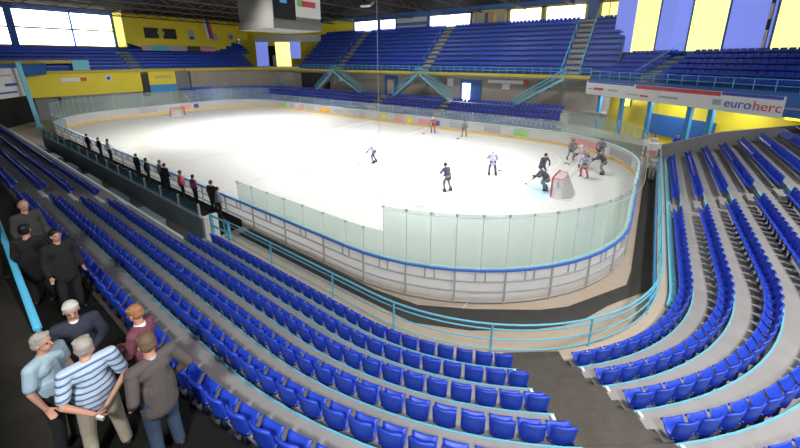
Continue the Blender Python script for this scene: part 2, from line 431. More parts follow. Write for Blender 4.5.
# ---------------------------------------------------------------- seats
def seat_parts():
    # origin: tread level under the backrest; seat faces +Y
    hw = 0.19
    back = MB(); n = 7; rows = [(0.30,0.03),(0.36,0.015),(0.45,0.005),(0.57,-0.01),(0.66,-0.025),(0.705,-0.035),(0.715,-0.02)]
    v = []
    for (z, y) in rows:
        for i in range(n):
            u = -1+2*i/(n-1); w = hw*(0.94 if z < 0.4 else (0.90 if z >= 0.71 else 1))
            v.append((u*w, y + 0.05*u*u, z - 0.03*(u**6)*(z > 0.65)))
    m_ = len(v)
    v += [(x, y-0.028, z) for x, y, z in v]
    f = []
    nr = len(rows)
    for j in range(nr-1):
        for i in range(n-1):
            a = j*n+i; f.append((a, a+1, a+n+1, a+n)); f.append((m_+a, m_+a+n, m_+a+n+1, m_+a+1))
    ed = [i for i in range(n)] + [j*n+n-1 for j in range(1, nr)] + [(nr-1)*n+i for i in range(n-2, -1, -1)] + [j*n for j in range(nr-2, 0, -1)]
    for a, c in zip(ed, ed[1:]+ed[:1]): f.append((c, a, m_+a, m_+c))
    back.add(v, f)
    pan = MB(); prof = [(0.03,0.35),(0.07,0.33),(0.13,0.34),(0.19,0.40),(0.235,0.465),(0.26,0.47),(0.27,0.44)]
    v = []
    for (y, z) in prof:
        for i in range(n):
            u = -1+2*i/(n-1); v.append((u*hw*0.98, y, z + 0.02*u*u))
    m_ = len(v); v += [(x, y-0.006, z-0.03) for x, y, z in v]; f = []; nr = len(prof)
    for j in range(nr-1):
        for i in range(n-1):
            a = j*n+i; f.append((a, a+1, a+n+1, a+n)); f.append((m_+a, m_+a+n, m_+a+n+1, m_+a+1))
    ed = [i for i in range(n)] + [j*n+n-1 for j in range(1, nr)] + [(nr-1)*n+i for i in range(n-2, -1, -1)] + [j*n for j in range(nr-2, 0, -1)]
    for a, c in zip(ed, ed[1:]+ed[:1]): f.append((c, a, m_+a, m_+c))
    pan.add(v, f)
    br = MB(); br.box(-0.03, 0.03, 0.0, 0.2, 0.27, 0.30); br.box(-0.025, 0.025, 0.06, 0.11, 0.005, 0.28); br.box(-0.08, 0.08, 0.03, 0.14, 0.0, 0.015)
    return back, pan, br
SB, SP, SBR = seat_parts()
me_back = SB.mesh('backrest', 'seat', True); me_pan = SP.mesh('seat_pan', 'seat', True); me_br = SBR.mesh('bracket', 'seatd')
# simple, still shaped, seat for the far rows
def far_seat():
    b = MB(); v = []
    for (y, z) in ((0.27,0.42),(0.25,0.47),(0.13,0.35),(0.02,0.42),(-0.03,0.715),(-0.06,0.705),(-0.03,0.33)):
        v += [(-0.205, y, z), (0.205, y, z)]
    f = [(2*i, 2*i+1, (2*i+3) % 14, (2*i+2) % 14) for i in range(7)] + [tuple(range(0, 14, 2)), tuple(range(13, 0, -2))]
    b.add(v, f); return b
FS = far_seat()

ONES = ['','first','second','third','fourth','fifth','sixth','seventh','eighth','ninth','tenth','eleventh','twelfth','thirteenth','fourteenth','fifteenth','sixteenth','seventeenth','eighteenth','nineteenth']
TENS = {2:('twentieth','twenty'),3:('thirtieth','thirty'),4:('fortieth','forty'),5:('fiftieth','fifty'),6:('sixtieth','sixty'),7:('seventieth','seventy'),8:('eightieth','eighty'),9:('ninetieth','ninety')}
def ordw(n):
    if n < 20: return ONES[n]
    a, b = divmod(n, 10)
    if a > 9: return 'hundredth'
    return TENS[a][0] if b == 0 else TENS[a][1] + '-' + ONES[b]

PITCH = 0.457
cands = []
for k in range(1, 9):
    r = Rk(k) - 0.03
    # left of the dark stair: go from the stair towards the left
    n = 0
    s = 0.72 + 0.26
    aarc = AA
    arc_len = lambda t: (t + PI/2) * r       # arc measured from t=-90
    s_st = (AA + PI/2) * r
    pos = s_st - (0.74 + PITCH/2)
    if k <= 6:
        while True:
            if pos >= 0:
                t = pos/r - PI/2; p = (SX+r*math.cos(t), SY+r*math.sin(t)); nn = (math.cos(t), math.sin(t))
            else:
                p = (SX+pos, SY-r); nn = (0, -1)
            if p[0] < -28 or (k <= 2 and p[0] < XB+0.35): break
            n += 1
            if not (9.4 < p[0] < 11.0):
                cands.append((k, 'left', n, p, nn))
            pos -= PITCH
    pos = s_st + (0.74 + PITCH/2); n = 0
    while True:
        if pos <= r*PI/2:
            t = pos/r - PI/2; p = (SX+r*math.cos(t), SY+r*math.sin(t)); nn = (math.cos(t), math.sin(t))
        else:
            p = (SX+r, SY+pos-r*PI/2); nn = (1, 0)
        if p[1] > 9.6: break
        if not (-2.05 < p[1] < -0.35):
            n += 1; cands.append((k, 'right', n, p, nn))
        pos += PITCH
vis = []
for c in cands:
    q = project((c[3][0], c[3][1], Tk(c[0])+0.75))
    ok = q and -3 < q[0] < 803 and 0 < q[1] < 462
    vis.append((q[2] if ok else 1e9, c))
vis.sort(key=lambda a: a[0])
picked = [c for d, c in vis[:300] if d < 1e8]
rest = [c for d, c in vis[300:] if d < 1e8 or c[0] <= 8]
picked.sort(key=lambda c: (c[0], c[1], c[2]))
def seat_label(k, side, n):
    return 'blue plastic seat, %s row up, %s seat %s of the dark corner stair' % (ordw(k), ordw(n), side)
for (k, side, n, p, nn) in picked:
    g = thing('stadium_seat', seat_label(k, side, n), 'seat', (p[0], p[1], Tk(k)+0.0), math.atan2(-nn[1], -nn[0]) - PI/2, 'blue seats of the near stand')
    for nm, me in (('backrest', me_back), ('seat_pan', me_pan), ('bracket', me_br)):
        o = bpy.data.objects.new(nm, me); COL.objects.link(o); o.parent = g
ST = MB()
def stamp(x, y, z, rz, src):
    m_ = Matrix.Translation((x, y, z)) @ Matrix.Rotation(rz, 4, 'Z')
    ST.add([m_ @ Vector(p) for p in src.v], src.f)
for (k, side, n, p, nn) in rest:
    rz = math.atan2(-nn[1], -nn[0]) - PI/2
    q = project((p[0], p[1], Tk(k)+0.7))
    if q and q[2] < 20: stamp(p[0], p[1], Tk(k), rz, SB); stamp(p[0], p[1], Tk(k), rz, SP)
    else: stamp(p[0], p[1], Tk(k), rz, FS)

# ---------------------------------------------------------------- far side: lower stand, concourse, upper tier
def tier_block(x0, x1, y0, z0, rows, run, rise, d='y', seat0=True, gaps=(), m='tread', nm='floor_far', base=-0.1, flip=1, topcut=None):
    """d='y': rows rise towards +y, extent along x. d='x': rows rise towards -x, extent along y."""
    b = MB()
    for k in range(rows):
        a = y0+flip*k*run; c = y0+flip*(k+1)*run; lo, hi = min(a, c), max(a, c)
        zz = z0+k*rise; zb = base if base > -1 else (zz-0.34 if k == 0 else zz-1.0)
        if d == 'y': b.box(x0, x1, lo, hi, zb, zz)
        else: b.box(lo, hi, x0, x1, zb, zz)
        s = c - flip*0.12
        x = x0+0.3
        while x < x1-0.2:
            if not any(g0-0.2 < x < g1+0.2 for g0, g1 in gaps):
                if d == 'y': stamp(x, s, zz, PI, FS)
                else: stamp(s, x, zz, -PI/2, FS)
            x += 0.5
    return struct(nm, b, m)
LG = ((-23.7,-22.7),(-3.2,-2.2),(7.6,8.6))
tier_block(-22.5, 22.5, 15.4, 0.7, 5, 0.8, 0.4, nm='floor_far_lower', gaps=LG)
sl = MB()
for g0, g1 in LG[1:]:
    for k in range(5): sl.box(g0, g1, 15.4+0.8*k, 16.2+0.8*k, 0.5, 0.9+0.4*k)
o = sl.build('stair_treads', 'cwall'); tag(o, 'grey stair gaps cutting through the far lower seats', 'stairs')
UG = ((-14.0,-12.8),(2.6,3.9),(21.2,22.8))
YU, ZU = 20.2, 6.2
URUN, URISE, UROWS = 0.72, 0.60, 11
tier_block(-24.0, 26.2, YU, ZU, UROWS, URUN, URISE, nm='floor_far_upper', gaps=UG, base=-2, m='bwall')
for (g0, g1), lab in zip(UG, ('grey stair climbing the far upper seats nearest the scoreboard', 'grey stair climbing the middle of the far upper seats', 'grey stair with blue handrails at the right end of the far upper seats')):
    g = thing('upper_stair', lab, 'stairs')
    b = MB()
    for k in range(UROWS):
        b.box(g0, g1, YU+URUN*k, YU+URUN*(k+1), ZU+URISE*k-0.1, ZU+URISE*k+0.05)
        b.box(g0, g1, YU+URUN*(k+.5), YU+URUN*(k+1), ZU+URISE*k-0.1, ZU+URISE*(k+.5)+0.05)
    b.build('steps', 'cwall', g)
    wide = g0 > 15
    for x in ((g0-0.1, g1+0.1) if wide else (g0-0.05,)):
        MB().tube([(x, YU, ZU+0.9), (x, YU+URUN*UROWS, ZU+URISE*UROWS+0.9)], 0.06 if wide else 0.015, 6).build('handrail', 'rail', g)
        for k in range(0, UROWS+1, 2):
            MB().tube([(x, YU+URUN*k, ZU+URISE*k-0.1), (x, YU+URUN*k, ZU+URISE*k+0.9)], 0.03, 6).build('post', 'rail', g)
# fascia and concourse wall
b = MB(); b.box(-24, 24.0, YU-0.12, YU-0.001, ZU-0.32, ZU+0.02); struct('trim_fascia_far', b, 'yedge')
b = MB(); b.box(-24, 24.0, YU-0.001, 22, ZU-0.5, ZU-0.33); struct('ceiling_concourse_far', b, 'cwall')
b = MB(); b.box(-26, 26, 21.3, 21.5, -0.1, ZU-0.5); struct('wall_concourse_far', b, 'cwall')
b = MB(); b.box(-26, 26, 19.4, 21.3, 2.3, 2.5); struct('floor_concourse_far', b, 'cwall')
def rail_line(label, pts, h, m='rail', post=2.0, r=0.03, n=3, group=None):
    g = thing('guard_rail', label, 'railing', group=group)
    for k in range(n):
        z = h*(1-k/n)
        MB().tube([(x, y, zz+z) for x, y, zz in pts], r, 5).build('rail', m, g)
    for a, c in zip(pts, pts[1:]):
        d = (Vector(c)-Vector(a)); k = max(1, int(d.length/post))
        for i in range(k+1):
            p = Vector(a)+d*(i/k); MB().tube([p, p+Vector((0,0,h))], r, 5).build('post', m, g)
    return g
rail_line('light blue guard rail along the front of the far upper seats', [(-24, YU+0.05, ZU), (24, YU+0.05, ZU)], 0.75, n=2, post=1.0)
# cyan stair flights from the upper tier to the concourse
def down_flight(x, dx, lab):
    g = thing('access_stair', lab, 'stairs')
    n = 14; b = MB()
    for i in range(n):
        xa = x+dx*i/n; xb_ = x+dx*(i+1)/n; z = ZU-0.3-(ZU-2.8)*i/n
        b.box(min(xa, xb_), max(xa, xb_), YU-1.0, YU-0.15, z-0.28, z-0.02)
    b.build('steps', 'cwall', g)
    for y in (YU-1.02, YU-0.13):
        MB().bar((x, y, ZU-0.35), (x+dx, y, 2.6), 0.05, 0.25).build('stringer', 'rail', g)
        for h in (0.5, 0.9):
            MB().tube([(x, y, ZU-0.2+h), (x+dx, y, 2.6+h)], 0.035, 5).build('handrail', 'rail', g)
        for i in range(6):
            xx = x+dx*i/5; zz = ZU-0.3-(ZU-2.9)*i/5
            MB().tube([(xx, y, zz), (xx, y, zz+1.0)], 0.03, 5).build('post', 'rail', g)
down_flight(3.0, -4.2, 'light blue stair dropping left from the middle of the far upper tier')
down_flight(3.4, 4.6, 'light blue stair dropping right from the middle of the far upper tier')
down_flight(-13.5, -4.4, 'light blue stair dropping left from the far tier nearest the scoreboard')
down_flight(-13.2, 6.0, 'light blue stair dropping right from the far tier nearest the scoreboard')
down_flight(21.6, -5.2, 'light blue stair dropping left beside the long white banner')
b = MB(); sects = [((-21.2, 5.2), (math.cos(R(a)), math.sin(R(a)))) for a in range(92, 177, 6)]
for k in range(5):
    b.strip([(10.2+0.8*k, -0.1), (11.0+0.8*k, -0.1), (11.0+0.8*k, 0.7+0.42*k), (10.2+0.8*k, 0.7+0.42*k)], sects)
    r_ = 10.88+0.8*k; nn_ = int(r_*R(80)/0.5)
    for i in range(nn_):
        a = R(95)+R(80)*i/nn_
        stamp(-21.2+r_*math.cos(a), 5.2+r_*math.sin(a), 0.7+0.42*k, a-PI/2+PI, FS)
struct('floor_corner_lower', b, 'tread')
b = MB().strip([(14.3, -0.1), (14.5, -0.1), (14.5, 6.2), (14.3, 6.2)], [((-21.2, 7.0), (math.cos(R(a)), math.sin(R(a)))) for a in range(92, 181, 8)]); struct('wall_corner_concourse', b, 'cwall')
b = MB().strip([(14.0, 5.9), (14.2, 5.9), (14.2, 6.3), (14.0, 6.3)], [((-21.2, 6.2), (math.cos(R(a)), math.sin(R(a)))) for a in range(92, 181, 8)]); struct('trim_fascia_corner', b, 'yedge')
down_flight(-32.0, 5.6, 'light blue stair dropping right in the far left corner under the scoreboard')
# doors and signs in the far concourse
def far_box(name, x0, x1, z0, z1, m, lab, cat, y=21.2, parts=()):
    g = thing(name, lab, cat)
    for nm, a, c, d, e, mm, yy in [('panel', x0, x1, z0, z1, m, y)] + list(parts):
        MB().box(a, c, yy, yy+0.08, d, e).build(nm, mm, g)
    return g
g = thing('doorway', 'blue framed doorway with bright opening under the far upper tier, right of the middle stair', 'doorway')
MB().box(8.6, 11.5, 21.15, 21.3, 2.5, 5.3).build('frame', 'bwall', g); MB().box(9.0, 10.0, 21.05, 21.15, 2.5, 4.8).build('opening', 'lamp', g)  # no lamp here: the opening panel glows for the bright space beyond
g = thing('doorway', 'blue framed doorway under the far upper tier, left of the middle stair', 'doorway')
MB().box(-4.2, -1.8, 21.15, 21.3, 2.5, 5.5).build('frame', 'bwall', g); MB().box(-3.6, -2.4, 21.05, 21.15, 2.7, 4.9).build('opening', 'beige', g)
MB().box(-23.5, -16.4, 20.9, 21.25, 2.5, 5.4).build('dark_opening', 'black')
tag(bpy.data.objects['dark_opening'], 'dark navy opening in the concourse wall behind the left end of far seats', 'opening')
far_box('wall_sign', 12.4, 16.8, 5.0, 5.4, 'whitep', 'long white sign on the concourse wall under the far upper tier', 'sign', 21.15, [('red_end', 16.9, 17.4, 4.8, 5.5, 'redw', 21.13), ('lower_panel', 14.3, 15.2, 4.3, 4.95, 'whitep', 21.14)])
far_box('wall_sign', 6.6, 7.5, 4.4, 5.4, 'whitep', 'small white square sign left of the bright far doorway', 'sign', 21.15)
far_box('wall_sign', -14.0, -13.3, 4.2, 4.9, 'whitep', 'small white sign beside the left far access stair', 'sign', 19.0-0.02+2.1)

# back wall with windows above the far tier
YB = YU+URUN*UROWS; ZB = ZU+URISE*(UROWS-1)+0.6
CE = 15.3
b = MB(); b.box(-26, 30, YB+0.3, YB+0.6, 5, CE); struct('wall_far', b, 'bwall')
b = MB(); b.box(-26, -17.0, YB+0.2, YB+0.3, 12.6, 14.9); struct('trim_yellow_far', b, 'yellow')
wn = 1
for x0, x1, m in ((-16.6,-11.2,'window'),(-10.6,-7.4,'window'),(-0.6,6.2,'window'),(6.9,11.4,'cwall'),(12.2,16.2,'window'),(16.9,21.4,'window'),(23.2,24.8,'winy')):
    z0, z1 = 12.75, 14.35
    b = MB(); b.box(x0, x1, YB+0.22, YB+0.30, z0, z1); struct('window_%d' % wn, b, m)
    f = MB()
    for a, c in ((x0-0.3, x0), (x1, x1+0.3), ((x0+x1)/2-0.05, (x0+x1)/2+0.05)): f.box(a, c, YB+0.12, YB+0.3, z0, z1+0.25)
    f.box(x0-0.3, x1+0.3, YB+0.12, YB+0.3, z1, z1+0.25)
    struct('window_%d_frame' % wn, f, 'yedge' if wn > 3 else 'bwall'); wn += 1
b = MB(); b.box(-7.0, -1.2, YB+0.1, YB+0.3, 12.6, 13.2); b.box(-7.0, -1.2, YB+0.1, YB+0.3, 13.7, 14.4); struct('trim_press_box', b, 'lsteel')
for i, x in enumerate((8.5, 9.8)):
    b = MB(); b.box(x, x+0.45, YB+0.15, YB+0.21, 12.8, 14.2); tag(b.build('window_blind', 'orangew' if i else 'truss'), ('brown' if i == 0 else 'orange') + ' narrow blind in the shaded far window', 'blind')

# ---------------------------------------------------------------- right chamfer stand
A = Vector((23.7, 20.4, 0)); Bp = Vector((36.45, 9.53, 0))
cd = (Bp-A).normalized(); cn = Vector((-cd.y, cd.x, 0)); cn = cn if cn.y > 0 else -cn
ext = 12.0
LEN = (Bp-A).length
def cham_mtx(org, d, n):
    m_ = Matrix(((d.x, n.x, 0, org.x), (d.y, n.y, 0, org.y), (0, 0, 1, 0), (0, 0, 0, 1))); return m_
CM = cham_mtx(A, cd, cn)      # local x along the front, y backwards, z up
ZC = 5.95
CROWS = 6
b = MB()
for k in range(CROWS):
    b.box(0, LEN+ext, 0.3+0.8*k, 0.3+0.8*(k+1), ZC+0.42*k-0.8, ZC+0.42*k)
b.xf(CM); struct('floor_corner_upper', b, 'bwall')
for k in range(CROWS):
    x = 0.5
    while x < LEN+ext:
        if not (5.4 < x < 6.9) :
            p = CM @ Vector((x, 0.3+0.8*(k+1)-0.12, ZC+0.42*k))
            ang = math.atan2(-cn.y, -cn.x) - PI/2
            stamp(p.x, p.y, p.z, ang, FS)
        x += 0.5
g = thing('upper_stair', 'grey stair climbing the corner seats above the long white banner', 'stairs')
b = MB()
for k in range(CROWS): b.box(5.5, 6.7, 0.3+0.8*k, 0.3+0.8*(k+1), ZC+0.42*k-0.1, ZC+0.42*k+0.1)
b.xf(CM).build('steps', 'cwall', g)
MB().tube([CM @ Vector((5.4, 0.3, ZC+0.9)), CM @ Vector((5.4, 0.3+0.8*CROWS, ZC+0.42*CROWS+0.9))], 0.03, 6).build('handrail', 'rail', g)
# front banner
g = thing('long_banner', 'long white sponsor banner with red strip and blue and red lettering on the corner balcony', 'banner')
ZB0 = 4.35
def cbox(nm, x0, x1, y0, y1, z0, z1, m, par): return MB().box(x0, x1, y0, y1, z0, z1).xf(CM).build(nm, m, par)
cbox('banner_sheet', 0.1, LEN-0.1, -0.06, 0.0, ZB0, ZB0+1.35, 'whitep', g)
for x0, x1, z0, z1, m in ((1.2,2.4,0.5,0.75,'redw'),(0.5,1.1,0.5,0.65,'greyw'),(6.6,7.4,0.35,0.5,'redw'),(5.2,6.4,0.4,0.5,'greyw'),(8.3,10.0,0.45,0.62,'greyw'),(3.0,4.2,0.55,0.7,'greyw')):
    cbox('small_mark', x0, x1, -0.085, -0.061, ZB0+z0, ZB0+z1, m, g)
# lettering: local x along cd, upright
tr = Matrix(((cd.x, 0, -cn.x, 0), (cd.y, 0, -cn.y, 0), (0, 1, 0, 0), (0, 0, 0, 1)))
def bx_at(px):
    return min((abs(project(CM @ Vector((i*0.02, -0.06, ZB0+0.6)))[0]-px), i*0.02) for i in range(0, 900))[1]
xa, xb2 = bx_at(724), bx_at(782)
cbox('red_strip', bx_at(635), bx_at(719), -0.09, -0.061, ZB0+1.02, ZB0+1.32, 'redw', g)
cbox('blue_strip', 0.3, bx_at(633), -0.09, -0.061, ZB0+1.2, ZB0+1.34, 'bluew', g)
cbox('blue_strip', bx_at(720), LEN-0.2, -0.09, -0.061, ZB0+1.12, ZB0+1.34, 'bluew', g)
o1 = textobj('lettering', 'euro', 1.0, 'bluew', (0,0,0), (0,0,0), g, 0.008); o2 = textobj('lettering', 'herc', 1.0, 'redw', (0,0,0), (0,0,0), g, 0.008)
w1 = max(v_.co.x for v_ in o1.data.vertices); w2 = max(v_.co.x for v_ in o2.data.vertices); fsz = (xb2-xa)/(w1+w2+0.08)
for o, x, lb in ((o1, xa, 'blue lettering'), (o2, xa+(w1+0.08)*fsz, 'red lettering')):
    t2 = tr @ Matrix.Diagonal((fsz, min(fsz, 0.95), 1, 1)); t2.translation = CM @ Vector((x, -0.075, ZB0+0.33)); o.matrix_local = t2; o['label'] = lb
cbox('logo', xa-0.75, xa-0.2, -0.085, -0.061, ZB0+0.4, ZB0+0.8, 'greyw', g)
# balcony edge beam
b = MB().box(0.0, LEN+ext, 0.001, 0.29, ZB0+0.1, ZC); b.xf(CM); struct('trim_balcony_corner', b, 'bwall')
cg = thing('guard_rail', 'light blue guard rail above the long white banner', 'railing')
for h in (0.35, 0.75): MB().tube([CM @ Vector((0.2, 0.15, ZC+h)), CM @ Vector((LEN+ext, 0.15, ZC+h))], 0.03, 5).build('rail', 'rail', cg)
for i in range(20): MB().tube([CM @ Vector((0.3+1.2*i, 0.15, ZC)), CM @ Vector((0.3+1.2*i, 0.15, ZC+0.75))], 0.03, 5).build('post', 'rail', cg)
# stripe wall behind
ZW = ZC+0.42*(CROWS-1)
yb = 0.3+0.8*CROWS+0.35
b = MB().box(-2.0, LEN+ext+4, yb+0.15, yb+0.4, 4, CE); b.xf(CM); struct('wall_corner', b, 'bwall')
def sx_at(px):     # place stripe borders along the wall where the photo has them
    best = None
    for i in range(0, 3400):
        x = -3+i*0.01; q = project(CM @ Vector((x, yb, ZW+0.1)))
        if q and (best is None or abs(q[0]-px) < best[0]): best = (abs(q[0]-px), x)
    return best[1]
XS = [sx_at(v_) for v_ in (606, 629, 653, 684, 720, 767)]
XS.append(XS[-1]+(XS[-1]-XS[-2])*0.85); XS.append(XS[-1]+3.5)
for i in range(len(XS)-1):
    m = 'winb' if i % 2 == 0 else 'winy'
    b = MB().box(XS[i]+0.06, XS[i+1]-0.06, yb, yb+0.14, ZW+0.6, CE-0.1); b.xf(CM); struct('window_%d' % wn, b, m)
    if XS[i] > 0:
        b = MB().box(XS[i]-0.06, XS[i]+0.06, yb-0.08, yb+0.1, ZW, CE-0.1); b.xf(CM); struct('window_%d_frame' % wn, b, 'bwall')
    wn += 1
g = thing('hanging_cable_duct', 'black and white vertical cable duct between blue and yellow panels at top right', 'cable duct')
x_ = XS[5]-0.35
cbox('duct', x_-0.1, x_+0.12, yb-0.15, yb-0.081, ZW+0.1, CE-0.2, 'black', g)
cbox('white_sleeve', x_-0.08, x_+0.1, yb-0.2, yb-0.151, ZW+0.7, ZW+2.0, 'whitep', g)
cbox('white_sleeve', x_-0.08, x_+0.1, yb-0.2, yb-0.151, ZW+2.8, ZW+3.9, 'whitep', g)

# under the chamfer balcony: pillars, yellow and blue walls
b = MB().box(-3, LEN+ext, 3.2, 3.4, -0.1, ZC); b.xf(CM); struct('wall_under_corner', b, 'yellow')
b = MB().box(5.2, 11.0, 3.0, 3.2, 1.0, 2.9); b.xf(CM); struct('trim_dado', b, 'bwall')
b = MB().box(-3, LEN+ext, 0.0, 3.4, ZC-1.0, ZC-0.9); b.xf(CM); struct('ceiling_under_corner', b, 'cwall')
for i, (px, lb) in enumerate(((650, 'blue steel pillar right of the rink end carrying the corner balcony'), (690, 'blue steel pillar in the middle under the long banner'), (711, 'blue steel pillar beside the yellow wall under the long banner'), (600, 'blue steel pillar under the left end of the long banner'), (622, 'thin blue pillar beside the glowing yellow sign'))):
    best = None
    for j in range(0, 1700):
        x = j*0.01; q = project(CM @ Vector((x, 0.5, 4.0)))
        if q and (best is None or abs(q[0]-px) < best[0]): best = (abs(q[0]-px), x)
    x = best[1]
    g = thing('pillar', lb, 'pillar')
    cbox('shaft', x-0.17, x+0.17, 0.4, 0.7, -0.02, ZC-1.0, 'railb', g)
    cbox('base_plate', x-0.26, x+0.26, 0.3, 0.8, -0.02, 0.1, 'railb', g)
g = thing('glowing_sign', 'small glowing yellow sign box under the left part of the banner', 'sign')
cbox('lit_face', 2.9, 3.7, 2.0, 2.1, 3.4, 4.2, 'lampy', g); cbox('housing', 2.85, 3.75, 2.1, 2.3, 3.35, 4.25, 'bwall', g)
g = thing('yellow_lamp', 'long yellow strip light on the yellow wall at right under the banner', 'lamp')
xl = bx_at(757); xr = xl+2.2
cbox('tube', xl, xr, 2.85, 3.0, 3.95, 4.2, 'lampy', g); cbox('housing', xl-0.1, xr+0.1, 3.0, 3.19, 3.9, 4.3, 'yedge', g)

for xx in (3.0, 8.0, 13.0):  # lamps added under the balcony only to brighten the yellow wall
    g = thing('added_ceiling_lamp', 'added strip lamp under the corner balcony ceiling, brightening the yellow wall', 'lamp', group='added balcony ceiling lamps')
    cbox('housing', xx-0.8, xx+0.8, 1.2, 1.5, ZC-1.08, ZC-1.0, 'lsteel', g)
    li = bpy.data.lights.new('lamp', 'AREA'); li.shape = 'RECTANGLE'; li.size = 1.5; li.size_y = 0.25; li.energy = 110
    o = bpy.data.objects.new('lamp_light', li); COL.objects.link(o); o.parent = g; o.matrix_local = Matrix.Translation(CM @ Vector((xx, 1.35, ZC-1.1)))
g = thing('equipment_cabinet', 'white cabinet on a beige block at the end of the rail by the right seats', 'cabinet', (30.2, 9.6, 0))
MB().box(-0.35, 0.35, -0.3, 0.3, 0.0, 0.95).build('block', 'beige', g); MB().box(-0.32, 0.32, -0.28, 0.28, 0.95, 1.9).build('cabinet', 'whitep', g); MB().box(-0.28, 0.28, -0.30, -0.281, 1.0, 1.4).build('door', 'pinkw', g)
# sloping end wall of the right hand rows
b = MB(); pts = [(30.75, 0), (30.75, 1.7), (31.8, 2.15), (33.8, 3.05), (37.5, 3.95), (44, 5.2), (44, 0)]
n = len(pts); v = [(x, 10.3, z) for x, z in pts] + [(x, 10.5, z) for x, z in pts]
b.add(v, [tuple(range(n)), tuple(range(n, 2*n))[::-1]] + [(i, (i+1) % n, n+(i+1) % n, n+i) for i in range(n)])
struct('wall_stand_end', b, 'tread')

# far right ground area seen past the rink corner
b = MB(); b.prism([(22.6, 14.5), (26.5, 14.5), (30.8, 12.6), (32.6, 14.0), (22.6, 21.0)], -0.05, 0.9); struct('floor_corner_ramp', b, 'cwall')

# ---------------------------------------------------------------- left end: walls and stands
XE = -36.0
YG = ((-1.2, 0.2),)
tier_block(-22, 20, XE, 6.3, 6, 0.85, 0.5, d='x', flip=-1, gaps=YG, nm='floor_end_upper', base=-2, m='bwall')
b = MB()
for k in range(6): b.box(XE-0.85*(k+1), XE-0.85*k, -1.2, 0.2, 6.2+0.5*k, 6.45+0.5*k)
tag(b.build('upper_stair', 'cwall'), 'grey stair through the upper seats at the far left end wall', 'stairs')
tier_block(15.8, 22, XE-0.85*6, 9.3, 4, 0.7, 0.55, d='x', flip=-1, nm='floor_end_upper_back', base=-2, m='bwall')
b = MB(); b.box(XE, XE+0.12, -12, 20, 5.95, 6.35); struct('trim_fascia_end', b, 'yedge')
b = MB(); b.box(XE+0.0, XE+0.14, -22, -8.0, 7.35, 7.75); struct('trim_fascia_end_upper', b, 'yedge')
b = MB(); b.box(XE+0.0, XE+0.3, -8.0, -6.2, 6.4, 7.75); tag(b.build('stair_side_panel', 'rail'), 'light blue panel at the end of the raised yellow edge at far left', 'panel')
b = MB(); b.box(XE+0.3, XE+0.5, -22, -0.32, 3.0, 5.95); struct('wall_end_yellow', b, 'yellow')
b = MB(); b.box(XE+0.3, XE+0.5, 0.7, 4.6, 3.9, 5.95); struct('wall_end_yellow_2', b, 'yellow')
b = MB(); b.box(XE+0.28, XE+0.5, 0.7, 4.6, 2.6, 3.9); struct('wall_end_blue', b, 'railb')
b = MB(); b.box(XE-0.3, XE-0.1, -22, 22, -0.1, 6.2); struct('wall_end_concourse', b, 'grayp')
b = MB(); b.box(XE+0.28, XE+0.5, -10, -1.0, 1.8, 3.0); struct('wall_end_grey', b, 'grayp')
tier_block(4.8, 13.0, -31.2, 0.8, 5, 0.8, 0.42, d='x', flip=-1, nm='floor_end_lower', m='tread')
g = thing('wall_sign', 'small white sign with red edge on the yellow end wall, left one', 'sign')
MB().box(XE+0.5, XE+0.56, -9.6, -7.6, 4.9, 5.4).build('panel', 'whitep', g); MB().box(XE+0.5, XE+0.57, -7.55, -6.9, 4.9, 5.4).build('red_end', 'redw', g)
g = thing('round_sign', 'round white emblem on the yellow end wall', 'sign')
MB().tube([(XE+0.5, -4.4, 5.2), (XE+0.58, -4.4, 5.2)], 0.42, 14).build('disc', 'whitep', g); MB().tube([(XE+0.58, -4.4, 5.2), (XE+0.6, -4.4, 5.2)], 0.25, 12).build('emblem', 'bluew', g)
g = thing('wall_sign', 'pale yellow sign on the yellow end wall, right of the dark doorway', 'sign')
MB().box(XE+0.5, XE+0.56, 1.6, 3.9, 4.9, 5.3).build('panel', 'yedge', g); MB().box(XE+0.56, XE+0.58, 1.8, 3.7, 5.0, 5.2).build('writing_band', 'pinkw', g)
b = MB(); b.box(XE+0.29, XE+0.52, -0.3, 0.68, 2.2, 5.7); tag(b.build('dark_doorway', 'black'), 'narrow dark doorway between the two yellow end walls', 'doorway')
# wall with big windows
XW = -45.0
b = MB(); b.box(XW-0.5, XW-0.2, -26, 22, 5, CE); struct('wall_end', b, 'bwall')
for y0, y1, nm_ in ((-22.5, -12.0, 1), (-11.2, -5.2, 2), (-4.9, 0.0, 3)):
    for z0, z1 in ((9.95, 12.2), (12.45, 14.9)):
        b = MB(); b.box(XW-0.2, XW-0.1, y0, y1, z0, z1); struct('window_%d' % wn, b, 'windowl'); wn += 1
    b = MB(); b.box(XW-0.2, XW, y0, y1, 9.75, 9.95); b.box(XW-0.2, XW, y0, y1, 12.2, 12.45); struct('window_%d_frame' % (wn-1), b, 'yedge')
b = MB(); b.box(XW-0.2, XW+0.1, -12.0, -11.2, 9, CE); struct('trim_mullion', b, 'bwall')
